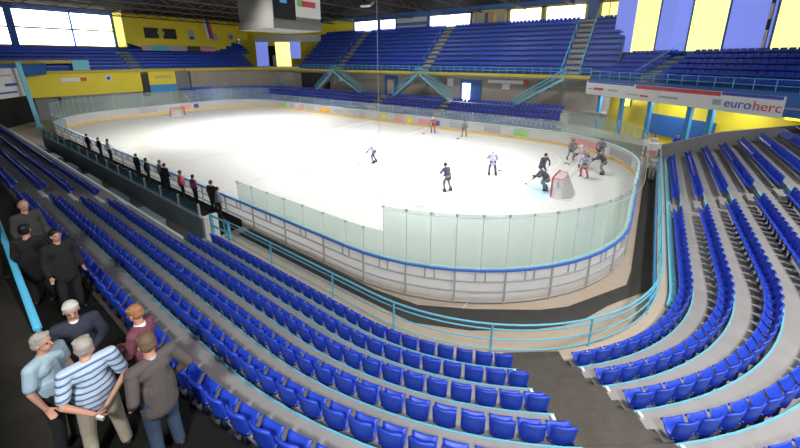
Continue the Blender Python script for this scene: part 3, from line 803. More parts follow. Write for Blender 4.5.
# projecting yellow wall with black clock panel
XP = -41.2
b = MB(); poly = [(0.6, 10.4), (2.2, 9.9), (3.0, 9.2), (15.8, 9.2), (15.8, 9.8), (17.0, 9.8), (17.0, 10.4), (18.2, 10.4), (18.2, 11.1), (19.4, 11.1), (19.4, 11.8), (22, 11.8), (22, 15.2), (0.6, 15.2)]
n = len(poly); b.add([(XP, y, z) for y, z in poly] + [(XP-0.3, y, z) for y, z in poly], [tuple(range(n)), tuple(range(n, 2*n))[::-1]] + [(i, (i+1) % n, n+(i+1) % n, n+i) for i in range(n)])
struct('wall_scoreboard', b, 'yellow')
b = MB(); b.box(XW, XP, 0.4, 0.6, 9.8, CE); struct('wall_reveal', b, 'yellow')
g = thing('game_clock', 'black two part clock panel with green and orange centre on the yellow wall', 'clock')
MB().box(XP, XP+0.15, 3.2, 5.3, 11.3, 13.0).build('display', 'black', g); MB().box(XP, XP+0.15, 6.0, 8.1, 11.3, 13.0).build('display', 'black', g)
MB().box(XP, XP+0.15, 5.3, 6.0, 11.5, 13.0).build('centre', 'orangew', g); MB().box(XP+0.15, XP+0.18, 5.1, 6.2, 12.0, 12.5).build('emblem', 'greenw', g)
g = thing('wall_poster', 'grey blue poster right of the black clock on the yellow wall', 'poster')
MB().box(XP, XP+0.06, 10.2, 11.3, 11.3, 13.0).build('sheet', 'greyw', g); MB().box(XP+0.06, XP+0.08, 10.4, 11.1, 11.4, 11.9).build('picture', 'bluew', g)
g = thing('hanging_flag', 'tricolour red blue and white flag hanging from the roof by the yellow wall', 'flag')
for i, m in enumerate(('whitep', 'bluew', 'redw')): MB().add([(XP+0.4, 12.9+0.42*i, 15.2), (XP+0.4, 13.32+0.42*i, 15.2), (XP+0.4, 13.8+0.42*i, 11.6), (XP+0.4, 13.4+0.42*i, 11.6), (XP+0.43, 12.9+0.42*i, 15.2), (XP+0.43, 13.32+0.42*i, 15.2), (XP+0.43, 13.8+0.42*i, 11.6), (XP+0.43, 13.4+0.42*i, 11.6)], [(0,1,2,3),(4,7,6,5),(0,4,5,1),(1,5,6,2),(2,6,7,3),(3,7,4,0)]).build('stripe', m, g)
g = thing('round_sign', 'pale blue round emblem on the yellow wall right of the flag', 'sign')
MB().tube([(XP, 18.3, 12.3), (XP+0.08, 18.3, 12.3)], 0.6, 14).build('disc', 'greyw', g); MB().tube([(XP+0.08, 18.3, 12.1), (XP+0.1, 18.3, 12.1)], 0.35, 12).build('emblem', 'railb', g)
g = thing('round_sign', 'greyish round emblem on the yellow wall just below the flag', 'sign')
MB().tube([(XP, 14.9, 12.0), (XP+0.08, 14.9, 12.0)], 0.75, 14).build('disc', 'greyw', g)
for i, (y0, y1, m, w) in enumerate(((2.4, 4.0, 'greyw', 'pale grey'), (4.1, 6.2, 'nose', 'teal'), (6.4, 9.4, 'greyw', 'light grey wide'), (9.6, 11.8, 'truss', 'dark brown'), (12.0, 14.6, 'pinkw', 'pinkish'))):
    b = MB(); b.box(XP+0.3, XP+0.36, y0, y1, 9.25, 10.15); tag(b.build('hanging_banner', m), '%s cloth banner in the row under the yellow wall' % w, 'banner')
# striped daylight panels in the far left corner
C0 = Vector((-41.0, 22.0, 0)); C1 = Vector((-26.0, 29.0, 0))
ld = (C1-C0).normalized(); ln = Vector((-ld.y, ld.x, 0)); LMx = cham_mtx(C0, ld, ln); ll = (C1-C0).length
b = MB().box(-2, ll+2, 0.1, 0.3, 6.2, CE); b.xf(LMx); struct('wall_corner_left', b, 'yellow')
for i, (a, c, m, z0, z1) in enumerate(((0.3, 3.2, 'winb', 6.4, 12), (3.2, 5.0, 'black', 6.4, 10.5), (5.0, 8.4, 'winy', 6.4, 11.2), (8.4, 10.8, 'winb', 8, 11.8))):
    b = MB().box(a*0.95+1.2, c*0.95+1.2, -0.02, 0.1, z0, z1); b.xf(LMx); struct('window_%d' % wn, b, m); wn += 1
b = MB().box(1.5, ll, -0.06, -0.021, 11.3, 12.6); b.xf(LMx); tag(b.build('advert_strip', 'whitep'), 'pale advert strip across the far left corner wall below the scoreboard', 'banner')
b = MB().box(5.2, 6.0, -0.06, -0.021, 6.5, 8.6); b.xf(LMx); tag(b.build('white_column', 'whitep'), 'short white column in the far left corner below the scoreboard', 'column')

# left chamfer front with banner and column
A2 = Vector((-24.5, -20.0, 0)); B2 = Vector((-36.0, -10.6, 0)); d2 = (B2-A2).normalized(); n2_ = Vector((d2.y, -d2.x, 0))
if n2_.x > 0: n2_ = -n2_
M2 = cham_mtx(A2, d2, n2_)
L2 = (B2-A2).length
b = MB().box(0, L2, 0.0, 0.3, 5.9, 7.35); b.xf(M2); struct('trim_balcony_left', b, 'bwall')
g = thing('balcony_banner', 'white banner with blue lines on the balcony at the far left edge', 'banner')
MB().box(3.0, 10.2, -0.06, -0.001, 3.6, 6.9).xf(M2).build('banner_sheet', 'whitep', g)
for z0, z1, m, x0, x1 in ((4.9, 5.2, 'bluew', 4.0, 6.4), (4.9, 5.2, 'bluew', 7.2, 9.0), (4.1, 4.3, 'bluew', 4.4, 8.8), (6.0, 6.2, 'pinkw', 5.5, 8.4)):
    MB().box(x0, x1, -0.08, -0.061, z0, z1).xf(M2).build('printed_line', m, g)
g = thing('pillar', 'light blue steel pillar beside the white balcony banner at far left', 'pillar')
MB().bar((-30.3, -13.5, -0.02), (-30.6, -13.85, 7.6), 0.4, 0.4).build('shaft', 'rail', g)
b = MB(); b.box(-30.7, -29.95, -13.85, -13.15, -0.1, 0.1); b.build('base_plate', 'rail', g)
# dark vomitory with yellow panel
b = MB().box(0, L2, 1.5, 1.8, -0.1, 6.0); b.xf(M2); struct('wall_vomitory', b, 'black')

# ---------------------------------------------------------------- roof
b = MB(); b.box(-48, 62, -36, 34, CE, CE+0.3); struct('ceiling', b, 'roof')
tn = 0
for x in range(-40, 31, 6):
    g = MB()
    for yy in range(-30, 29, 3):
        g.bar((x, yy, CE-0.9), (x, yy+1.5, CE-0.1), 0.08, 0.08); g.bar((x, yy+1.5, CE-0.1), (x, yy+3, CE-0.9), 0.08, 0.08)
    g.box(x-0.09, x+0.09, -30, 28.5, CE-1.0, CE-0.84)
    struct('ceiling_truss_%d' % tn, g, 'truss'); tn += 1
# walls closing the hall
b = MB(); b.box(-48, 62, -36.3, -36, -0.1, CE); struct('wall_near', b, 'bwall')
b = MB(); b.box(58, 58.3, -36, 34, -0.1, CE); struct('wall_right', b, 'cwall')
# daylight windows of the right-hand end (behind the camera's right)
b = MB(); b.box(57.8, 57.95, -30, 10, 7.5, 14.5); struct('window_%d' % wn, b, 'window'); wn += 1
# balcony the camera stands on
b = MB(); b.box(-20, 28.2, -36, -23.4, 6.0, 6.3); struct('floor_upper_near', b, 'tread')

# roof lamps
ln_ = 0
def roof_lamp(x, y, e, s=1.6, spread=180, tilt=None):
    global ln_
    li = bpy.data.lights.new('lamp', 'AREA'); li.energy = e; li.size = s; li.color = (1.0, 0.985, 0.96); li.spread = R(spread)
    o = bpy.data.objects.new('lamp_light', li); COL.objects.link(o); o.location = (x, y, 14.9)
    g = thing('roof_lamp', 'square floodlight housing under the dark hall roof', 'lamp', (x, y, 14.9), group='roof floodlights')
    b = MB(); b.box(-s/2, s/2, -s/2, s/2, 0.02, 0.3); b.build('housing', 'lsteel', g)
    b = MB(); b.bar((0,0,0.3), (0,0,CE-14.9), 0.06, 0.06); b.build('hanger', 'steel', g)
    o.parent = g; o.location = (0, 0, -0.02)
    if tilt:
        rm = Matrix.Rotation(R(tilt[1]), 4, 'Y') @ Matrix.Rotation(R(tilt[0]), 4, 'X')
        for ch in list(g.children):
            if ch.name.split('.')[0] != 'hanger': ch.matrix_local = rm @ Matrix.Translation((0, 0, -0.02 if ch is o else 0))
        g.location.z = 14.4
for x in (-8, 2, 11, 20):
    for y in (-5, 0, 5):
        roof_lamp(x, y, 640 if x < 0 else 620, spread=96)
for y in (-5, 1, 6): roof_lamp(-3.5, y + 0.5, 900, spread=95, tilt=(0, 42))  # extra tilted lamps out of view, added to brighten the far-left ice
for x in (0, 12, 23): roof_lamp(x, 13, 300, spread=150, tilt=(38, 0))  # extra lamps out of view, added to light the far upper seats
for x, y, e in ((37, -3, 850), (36, -16, 1500), (32, -27, 1700)):
    roof_lamp(x, y, e, spread=150)

# ---------------------------------------------------------------- scoreboard cube
g = thing('scoreboard_cube', 'large grey scoreboard cube hanging above centre ice', 'scoreboard', (0.0, 0.0, 10.6))
s = 2.6
MB().box(-s, s, -s, s, 0.6, 4.4).build('housing', 'cubegrey', g)
MB().box(-s-0.1, s+0.1, -s-0.1, s+0.1, -0.1, 0.6).build('base_frame', 'cubegrey', g)
MB().box(s, s+0.08, -s, -s+2.3, 0.7, 4.4).build('dark_screen', 'black', g)
MB().box(s+0.081, s+0.1, -1.9, -1.2, 2.0, 3.0).build('screen_glow', 'screen', g)
MB().box(s, s+0.1, -0.3, s, 1.0, 3.4).build('advert_panel', 'whitep', g)
MB().box(s+0.1, s+0.12, 0.4, 2.0, 1.9, 2.4).build('advert_mark', 'redw', g)
MB().box(s+0.1, s+0.12, -0.1, 0.5, 1.9, 2.5).build('advert_mark', 'greenw', g)
for x, y in ((-s+.2,-s+.2),(s-.2,-s+.2),(-s+.2,s-.2),(s-.2,s-.2)): MB().tube([(x,y,4.4),(x,y,CE-10.6)], 0.04, 5).build('hanger', 'steel', g)

# ---------------------------------------------------------------- team boxes left of X=16.4
YW2, ZW2 = -15.45, 1.35
b = MB(); b.box(-20, XB-0.2, -17.08, -16.98, -0.1, 1.36); struct('wall_stand_front_left', b, 'grayp')
b = MB(); b.box(-20, XB, -17.16, -16.97, 1.36, 1.45); struct('trim_front_left', b, 'whitep')
BX = thing('team_box', 'long team box with blue glass back and white top rail beside the boards', 'team box')
MB().box(-16, 14.2, -15.5, -15.4, -0.02, 1.08).build('back_wall', 'boxblue', BX)
for i in range(15):
    x0 = -16+i*2.0
    MB().box(x0+0.04, x0+1.96, -15.47, -15.44, 1.16, 1.72).build('glass_pane', 'teal', BX)
MB().box(-16, 14.2, -15.52, -15.38, 1.08, 1.16).build('top_rail', 'beige', BX)
for i in range(16):
    MB().box(-16+i*2.0-0.03, -16+i*2.0+0.03, -15.5, -15.42, 1.16, 1.75).build('post', 'lsteel', BX)
MB().box(-16, 14.2, -15.39, -13.7, -0.02, 0.36).build('raised_floor', 'dark', BX)
MB().box(-16, 13.8, -15.3, -15.0, 0.36, 0.8).build('bench', 'bwall', BX)
MB().box(14.25, 14.45, -15.5, -14.9, -0.02, 1.2).build('end_post', 'whitep', BX)
b = MB(); b.box(-16, 14.5, -16.9, -15.56, -0.015, 0.03); struct('floor_passage', b, 'grayp')
for i in range(6):
    x0 = -14+i*4.6
    o = MB().box(x0, x0+2.6, -16.6, -16.0, 0.03, 0.55).build('storage_box', 'lsteel' if i % 2 else 'boxblue')
    tag(o, '%s low box in the passage behind the team box, %s from the left' % ('grey' if i % 2 else 'blue', ordw(i+1)), 'box')
g = thing('entry_gate', 'light blue gate frame at the left end of the front railing', 'gate')
for x in (14.9, 16.3): MB().box(x-0.05, x+0.05, -15.45, -15.35, -0.02, 1.5).build('post', 'rail', g)
for z in (0.5, 0.95, 1.42): MB().box(14.9, 16.3, -15.43, -15.38, z, z+0.06).build('rail', 'rail', g)
MB().box(15.5, 16.3, -15.42, -15.40, 0.1, 0.5).build('panel', 'rail', g)

# platform railing by the group of men
g = thing('guard_rail', 'bright light blue handrail slanting past the people in dark coats at lower left', 'railing')
MB().tube([(10, -21.02, 4.02), (22.62, -21.52, 4.02)], 0.05, 8).build('rail', mat('bright_cyan', (0.12, 0.62, 0.95), 0.35), g, True)
for x in (10.5, 14.5, 18.5, 22.6): MB().tube([(x, -21.02-0.0396*(x-10), 3.0), (x, -21.02-0.0396*(x-10), 4.0)], 0.035, 6).build('post', 'rail', g)

# ---------------------------------------------------------------- people
def capsule(b, p, q, ra, rb, n=12, m=4, sx=1.0):
    p = Vector(p); q = Vector(q); d = q-p; Ln = d.length
    if Ln < 1e-6: d = Vector((0,0,1))
    d.normalize(); up = Vector((0,1,0)) if abs(d.y) < 0.9 else Vector((1,0,0))
    a = d.cross(up).normalized(); c = a.cross(d)
    v = [p - d*ra]; f = []
    rings = []
    for i in range(1, m+1):
        t = PI/2*(1-i/m); rings.append((p - d*(ra*math.sin(t)), ra*math.cos(t)))
    for i in range(0, m):
        t = PI/2*i/m; rings.append((q + d*(rb*math.sin(t)), rb*math.cos(t)))
    for cc, r in rings:
        for k in range(n):
            t = 2*PI*k/n; v.append(cc + a*(r*math.cos(t)*sx) + c*(r*math.sin(t)))
    v.append(q + d*rb); nr = len(rings)
    for k in range(n): f.append((0, 1+(k+1) % n, 1+k))
    for j in range(nr-1):
        for k in range(n): f.append((1+j*n+k, 1+j*n+(k+1) % n, 1+(j+1)*n+(k+1) % n, 1+(j+1)*n+k))
    e = len(v)-1
    for k in range(n): f.append((e, 1+(nr-1)*n+k, 1+(nr-1)*n+(k+1) % n))
    b.add(v, f)
def ell(b, c, r, n=14, m=9, rot=None):
    v = []; f = []; c = Vector(c)
    for j in range(1, m):
        t = PI*j/m
        for k in range(n):
            a = 2*PI*k/n; p = Vector((r[0]*math.sin(t)*math.cos(a), r[1]*math.sin(t)*math.sin(a), r[2]*math.cos(t)))
            if rot: p = rot @ p
            v.append(c+p)
    tp = Vector((0,0,r[2])); tp = rot @ tp if rot else tp
    v += [c+tp, c-tp]; T = len(v)-2; B = T+1
    for j in range(m-2):
        for k in range(n): f.append((j*n+k, (j+1)*n+k, (j+1)*n+(k+1) % n, j*n+(k+1) % n))
    for k in range(n): f.append((T, k, (k+1) % n)); f.append((B, (m-2)*n+(k+1) % n, (m-2)*n+k))
    b.add(v, f)
def fused(b, name, m, parent, vox, smooth=3):
    me = b.mesh(name, m, True)
    o = bpy.data.objects.new(name, me); COL.objects.link(o)
    r = o.modifiers.new('r', 'REMESH'); r.mode = 'VOXEL'; r.voxel_size = vox; r.use_smooth_shade = True
    if smooth:
        s = o.modifiers.new('s', 'SMOOTH'); s.iterations = smooth; s.factor = 0.5
    bpy.context.view_layer.update()
    me2 = bpy.data.meshes.new_from_object(o.evaluated_get(bpy.context.evaluated_depsgraph_get()))
    bpy.data.objects.remove(o); bpy.data.meshes.remove(me)
    me2.name = name
    me2.materials.clear(); me2.materials.append(M[m] if isinstance(m, str) else m)
    for p in me2.polygons: p.use_smooth = True
    o = bpy.data.objects.new(name, me2); COL.objects.link(o); o.parent = parent
    return o
BASE = dict(hipL=(-0.10,0,0.92), hipR=(0.10,0,0.92), kneeL=(-0.11,0.03,0.50), kneeR=(0.11,0.03,0.50), ankL=(-0.12,-0.01,0.09), ankR=(0.12,-0.01,0.09),
            pel=(0,0,0.98), waist=(0,0.0,1.10), chest=(0,0.0,1.32), neck=(0,-0.01,1.47), head=(0,0.03,1.64),
            shL=(-0.185,-0.01,1.42), shR=(0.185,-0.01,1.42), elL=(-0.25,-0.02,1.14), elR=(0.25,-0.02,1.14), wrL=(-0.25,0.10,0.90), wrR=(0.25,0.10,0.90))
def hand(b, w, d, side, palm_n):
    """w wrist, d pointing direction, side sideways across the palm (towards the thumb), five fingers curled"""
    w = Vector(w); d = Vector(d).normalized(); side = Vector(side); side = (side - d*side.dot(d)).normalized(); n = d.cross(side)*palm_n
    c = w + d*0.05
    for s in (-0.027, -0.009, 0.009, 0.027): capsule(b, w+side*s*0.6, w+d*0.085+side*s, 0.014, 0.012, 8, 3)
    for s, ln in ((-0.030, 0.058), (-0.010, 0.075), (0.011, 0.080), (0.031, 0.070)):
        a = w+d*0.088+side*s; m1 = a+d*(ln*0.5)+n*(ln*0.12); m2 = m1+d*(ln*0.28)+n*(ln*0.32)
        capsule(b, a, m1, 0.0095, 0.009, 8, 3); capsule(b, m1, m2, 0.009, 0.008, 8, 3)
    t0 = w+d*0.03+side*0.03; t1 = t0+d*0.035+side*0.032+n*0.01; t2 = t1+d*0.03+n*0.015
    capsule(b, t0, t1, 0.013, 0.011, 8, 3); capsule(b, t1, t2, 0.011, 0.009, 8, 3)
def person(label, loc, face_deg, pose=None, shirt='greyw', trousers='black', shoes='black', hair='black', sc=1.0, vox=0.012, fat=1.0, name='person', group=None,
           sleeves='long', collar=None, bald=False, head_turn=0.0, head_pitch=0.0, helmet=None, gloves=None, jacket_len=0.0, shirt_name='shirt', detail=True, skirtless=True, skates=False, handdir=None, shorts=None):
    J = {k: Vector(v) for k, v in BASE.items()}
    if pose:
        for k, v in pose.items(): J[k] = Vector(v)
    g = thing(name, label, 'person', loc, R(face_deg-90), group); g.scale = (sc, sc, sc)
    HR = Matrix.Rotation(R(head_turn), 3, 'Z') @ Matrix.Rotation(-R(head_pitch), 3, 'X')
    H = J['head']
    hp = lambda x, y, z: H + HR @ Vector((x, y, z))
    b = MB()
    ell(b, hp(0, -0.015, 0.03), (0.075, 0.095, 0.098), rot=HR); ell(b, hp(0, 0.012, -0.045), (0.058, 0.07, 0.072), rot=HR)
    capsule(b, J['neck']-Vector((0,0,0.05)), hp(0, -0.02, -0.06), 0.06, 0.053)
    if detail:
        capsule(b, hp(0, 0.085, 0.012), hp(0, 0.104, -0.018), 0.010, 0.014, 8, 3)     # nose
        for s in (-1, 1): ell(b, hp(s*0.077, -0.01, -0.005), (0.012, 0.022, 0.032), 8, 6, rot=HR)
        capsule(b, hp(-0.02, 0.072, -0.052), hp(0.02, 0.072, -0.052), 0.010, 0.010, 8, 3)
    f = fat
    capsule(b, J['pel']+Vector((-0.06,0,0)), J['pel']+Vector((0.06,0,0)), 0.115*f, 0.115*f)
    capsule(b, J['pel'], J['waist'], 0.13*f, 0.125*f, sx=1.0); capsule(b, J['waist'], J['chest'], 0.125*f, 0.13)
    capsule(b, J['chest']+Vector((-0.07,0,0.02)), J['chest']+Vector((0.07,0,0.02)), 0.11, 0.11)
    capsule(b, J['shL'], J['shR'], 0.06, 0.06); capsule(b, J['chest'], J['neck'], 0.12, 0.065)
    for s in 'LR':
        capsule(b, J['sh'+s], J['el'+s], 0.052, 0.040); capsule(b, J['el'+s], J['wr'+s], 0.040, 0.027)
        capsule(b, J['hip'+s], J['knee'+s], 0.085, 0.055); capsule(b, J['knee'+s], J['ank'+s], 0.055, 0.036)
        capsule(b, J['ank'+s]+Vector((0,-0.02,-0.04)), J['ank'+s]+Vector((0,0.15,-0.05)), 0.036, 0.030)
        d = (J['wr'+s]-J['el'+s]).normalized()
        sg = -1 if s == 'L' else 1
        side = Vector((-sg*0.7, 0.7, 0.2)) if not handdir else Vector(handdir[s])
        hand(b, J['wr'+s], d, side, sg)
    fused(b, 'body', 'skin', g, vox if detail else vox)
    # clothing
    b = MB(); e = 0.016
    capsule(b, J['shL'], J['shR'], 0.064+e, 0.064+e); capsule(b, J['chest']+Vector((-0.07,0,0.02)), J['chest']+Vector((0.07,0,0.02)), 0.115+e, 0.115+e)
    capsule(b, J['chest'], J['neck']-Vector((0,0,0.04)), 0.12+e, 0.07); capsule(b, J['waist'], J['chest'], 0.128*f+e, 0.13+e)
    lo = J['pel']-Vector((0,0,jacket_len))
    capsule(b, lo+Vector((-0.05,0,0)), J['waist']+Vector((-0.04,0,0)), 0.118*f+e, 0.125*f+e); capsule(b, lo+Vector((0.05,0,0)), J['waist']+Vector((0.04,0,0)), 0.118*f+e, 0.125*f+e)
    capsule(b, lo, J['waist'], 0.137*f+e, 0.137*f+e); capsule(b, J['waist'], J['chest'], 0.137*f+e, 0.13+e)
    for s in 'LR':
        if sleeves == 'long': capsule(b, J['sh'+s], J['el'+s], 0.058+e, 0.045+e); capsule(b, J['el'+s], J['wr'+s]+(J['el'+s]-J['wr'+s])*0.08, 0.045+e, 0.032+e)
        else: capsule(b, J['sh'+s], J['sh'+s].lerp(J['el'+s], 0.72), 0.062+e, 0.056+e)
    fused(b, shirt_name, shirt, g, vox)
    b = MB(); e = 0.012
    capsule(b, J['pel']+Vector((-0.06,0,-0.02)), J['pel']+Vector((0.06,0,-0.02)), 0.118*f+e, 0.118*f+e)
    for s in 'LR': capsule(b, J['hip'+s], J['knee'+s], 0.09+e, 0.065+e); capsule(b, J['knee'+s], J['ank'+s], 0.062+e, 0.052+e)
    fused(b, 'trousers', trousers, g, vox)
    for s in 'LR':
        b = MB(); a = J['ank'+s]
        if skates:
            capsule(b, a+Vector((0,-0.05,-0.02)), a+Vector((0,0.15,-0.04)), 0.05, 0.042); capsule(b, a, a+Vector((0,0,0.1)), 0.055, 0.05)
            b.box(a.x-0.004, a.x+0.004, a.y-0.1, a.y+0.2, a.z-0.11, a.z-0.06)
            b.build('skate', shoes, g, True)
        else:
            capsule(b, a+Vector((0,-0.04,-0.045)), a+Vector((0,0.17,-0.05)), 0.045, 0.038); b.build('shoe', shoes, g, True)
    if helmet:
        b = MB(); ell(b, hp(0, -0.02, 0.045), (0.105, 0.125, 0.105), rot=HR); capsule(b, hp(-0.09, -0.02, -0.0), hp(-0.09, -0.01, -0.05), 0.03, 0.02, 8, 3); capsule(b, hp(0.09, -0.02, 0), hp(0.09, -0.01, -0.05), 0.03, 0.02, 8, 3)
        b.build('helmet', helmet, g, True)
        b = MB(); b.add([hp(-0.08, 0.10, 0.03), hp(0.08, 0.10, 0.03), hp(0.07, 0.125, -0.03), hp(-0.07, 0.125, -0.03), hp(-0.08, 0.093, 0.03), hp(0.08, 0.093, 0.03), hp(0.07, 0.118, -0.03), hp(-0.07, 0.118, -0.03)], [(0,1,2,3),(4,7,6,5),(0,4,5,1),(1,5,6,2),(2,6,7,3),(3,7,4,0)]); b.build('visor', 'greyw', g)
    elif hair:
        b = MB()
        if not bald: ell(b, hp(0, -0.030, 0.055), (0.088, 0.102, 0.090), rot=HR)
        else: pass
        ell(b, hp(0, -0.050, 0.000), (0.087, 0.075, 0.085), rot=HR)
        if not bald:
            for i in range(10):
                an = PI*(0.1+0.8*i/9); ell(b, hp(0.07*math.cos(an), 0.035*math.sin(an)+0.0, 0.105), (0.022, 0.03, 0.018), 8, 5, rot=HR)
        b2 = fused(b, 'hair', hair, g, 0.01 if detail else 0.02, 5)
    if gloves:
        for s in 'LR':
            d = (J['wr'+s]-J['el'+s]).normalized(); b = MB()
            capsule(b, J['wr'+s]-d*0.08, J['wr'+s]+d*0.02, 0.062, 0.055); capsule(b, J['wr'+s]+d*0.02, J['wr'+s]+d*0.11, 0.055, 0.045); b.build('glove', gloves, g, True)
    if detail:
        for s in (-1, 1):
            b = MB(); ell(b, hp(s*0.03, 0.068, 0.015), (0.013, 0.012, 0.010), 8, 6, rot=HR); b.build('eye', 'black', g, True)
        b = MB(); capsule(b, hp(-0.02, 0.081, -0.052), hp(0.02, 0.081, -0.052), 0.005, 0.005, 6, 2); b.build('mouth', 'redw', g, True)
    if collar:
        b = MB(); c = J['neck']; n = 16; v = []
        for i in range(n):
            t = 2*PI*i/n; v += [(c.x+0.078*math.cos(t), c.y+0.078*math.sin(t), c.z-0.05+0.012*math.sin(t)), (c.x+0.066*math.cos(t), c.y+0.066*math.sin(t), c.z+0.02)]
        nn = len(v); v += [(x*1.0+(c.x-x)*0.1, y+(c.y-y)*0.1, z) for x, y, z in v]
        ff = [(2*i, 2*((i+1) % n), 2*((i+1) % n)+1, 2*i+1) for i in range(n)] + [(nn+2*i, nn+2*i+1, nn+2*((i+1) % n)+1, nn+2*((i+1) % n)) for i in range(n)] + [(2*i+1, 2*((i+1) % n)+1, nn+2*((i+1) % n)+1, nn+2*i+1) for i in range(n)]
        b.add(v, ff); b.build('collar', collar, g, True)
    return g, J

M['hair_grey'] = mat('grey_hair', (0.42, 0.39, 0.35), 0.8, noise=0.25, scale=30)
M['hair_white'] = mat('white_hair', (0.62, 0.60, 0.56), 0.8, noise=0.2, scale=30)
M['hair_dgrey'] = mat('dark_grey_hair', (0.20, 0.185, 0.16), 0.8, noise=0.3, scale=30)
M['hair_brown'] = mat('brown_hair', (0.16, 0.10, 0.065), 0.8, noise=0.3, scale=30)
M['hair_red'] = mat('auburn_hair', (0.38, 0.17, 0.07), 0.7, noise=0.3, scale=30)
M['khaki'] = mat('khaki_cloth', (0.42, 0.37, 0.28), 0.85, noise=0.12, scale=12)
M['ltblue'] = mat('light_blue_cloth', (0.38, 0.52, 0.62), 0.85, noise=0.1, scale=12)
M['navy'] = mat('navy_cloth', (0.03, 0.035, 0.06), 0.85, noise=0.2, scale=12)
M['blazer'] = mat('grey_brown_cloth', (0.10, 0.085, 0.08), 0.85, noise=0.2, scale=25)
M['jeans'] = mat('denim', (0.035, 0.06, 0.11), 0.85, noise=0.3, scale=20)
M['maroon'] = mat('maroon_cloth', (0.20, 0.06, 0.09), 0.8, noise=0.2, scale=14)
M['blackc'] = mat('black_cloth', (0.018, 0.017, 0.017), 0.9, noise=0.2, scale=14)
M['jacketg'] = mat('dark_green_grey_cloth', (0.06, 0.06, 0.052), 0.85, noise=0.25, scale=14)
M['jersey_w'] = mat('white_jersey', (0.40, 0.43, 0.55), 0.8); M['jersey_d'] = mat('dark_jersey', (0.06, 0.065, 0.11), 0.8)
M['jersey_r'] = mat('red_jersey', (0.5, 0.12, 0.12), 0.8); M['jersey_g'] = mat('grey_jersey', (0.24, 0.24, 0.27), 0.8)
# striped shirt: woven horizontal stripes
ms = bpy.data.materials.new('striped_cloth'); ms.use_nodes = True; nt_ = ms.node_tree; pb = nt_.nodes['Principled BSDF']; pb.inputs['Roughness'].default_value = 0.85
tc = nt_.nodes.new('ShaderNodeTexCoord'); sp = nt_.nodes.new('ShaderNodeSeparateXYZ'); ma = nt_.nodes.new('ShaderNodeMath'); ma.operation = 'MULTIPLY'; ma.inputs[1].default_value = 13.5
fr = nt_.nodes.new('ShaderNodeMath'); fr.operation = 'FRACT'; cr = nt_.nodes.new('ShaderNodeValToRGB'); cr.color_ramp.interpolation = 'CONSTANT'
el_ = cr.color_ramp.elements; el_[0].position = 0; el_[0].color = (0.50, 0.62, 0.76, 1); el_[1].position = 0.42; el_[1].color = (0.05, 0.09, 0.22, 1)
x_e = el_.new(0.62); x_e.color = (0.25, 0.40, 0.66, 1); x_e = el_.new(0.82); x_e.color = (0.62, 0.68, 0.75, 1)
nt_.links.new(tc.outputs['Object'], sp.inputs[0]); nt_.links.new(sp.outputs['Z'], ma.inputs[0]); nt_.links.new(ma.outputs[0], fr.inputs[0]); nt_.links.new(fr.outputs[0], cr.inputs[0]); nt_.links.new(cr.outputs[0], pb.inputs['Base Color'])
M['stripe'] = ms

PZ = Tk(7)-0.018
HV = 0.008
# men and woman of the near group
person('heavy man in blue and white striped shirt and khaki trousers, hands clasped behind his back', (24.68, -21.35, PZ), 178, fat=1.22, shirt='stripe', trousers='khaki', hair='hair_grey', sleeves='short', vox=HV,
       pose=dict(shL=(-0.21,-0.02,1.42), shR=(0.21,-0.02,1.42), elL=(-0.29,-0.14,1.13), elR=(0.29,-0.14,1.13), wrL=(-0.08,-0.23,0.90), wrR=(0.05,-0.24,0.93), ankL=(-0.17,-0.01,0.09), ankR=(0.17,-0.01,0.09), kneeL=(-0.14,0.02,0.5), kneeR=(0.14,0.02,0.5)),
       handdir=dict(L=(0,-0.3,1), R=(0,-0.3,1)), shirt_name='striped_shirt', jacket_len=0.06, head_turn=10, head_pitch=-8, collar='stripe', sc=1.0)
o = MB().box(-0.04, 0.04, -0.012, 0.012, -0.03, 0.03).build('folded_paper', 'whitep'); o.location = (24.98, -21.40, PZ+0.86); o.rotation_euler = (0.2, 0.3, 0.6)
tag(o, 'small folded white paper held behind the back of the striped shirt man', 'paper')
person('grey haired man in light blue shirt at the left of the group', (24.12, -21.62, PZ), 40, shirt='ltblue', trousers='blackc', hair='hair_grey', vox=HV, sleeves='short', fat=1.15, collar='ltblue', sc=0.98)
person('white haired man in navy jacket over white shirt facing the striped shirt man', (23.72, -21.25, PZ), -8, shirt='navy', trousers='blackc', hair='hair_white', vox=HV, collar='whitep', head_pitch=18, shirt_name='jacket', jacket_len=0.1,
       pose=dict(elL=(-0.27,0.02,1.15), wrL=(-0.12,0.24,1.12)), sc=1.0)
o, _ = person('woman with short auburn hair in maroon jacket and white collar by the blue seats', (24.42, -20.74, PZ), -140, shirt='maroon', trousers='blackc', hair='hair_red', vox=HV, collar='whitep', head_pitch=15, shirt_name='jacket', sc=0.96,
       pose=dict(elL=(-0.23,0.05,1.15), wrL=(-0.08,0.26,1.10), elR=(0.24,0.03,1.15), wrR=(0.08,0.27,1.08), shL=(-0.165,-0.01,1.40), shR=(0.165,-0.01,1.40)))
person('man in dark grey blazer and blue jeans seen from behind, arm bent to his pocket', (25.28, -20.90, PZ), 188, shirt='blazer', trousers='jeans', hair='hair_brown', vox=HV, collar='ltblue', fat=1.15, jacket_len=0.18, shirt_name='blazer', head_pitch=10,
       pose=dict(shL=(-0.21,-0.02,1.42), shR=(0.21,-0.02,1.42), elL=(-0.28,-0.10,1.14), wrL=(-0.24,0.06,0.94), elR=(0.34,-0.10,1.16), wrR=(0.24,0.08,0.98)), sc=1.02)
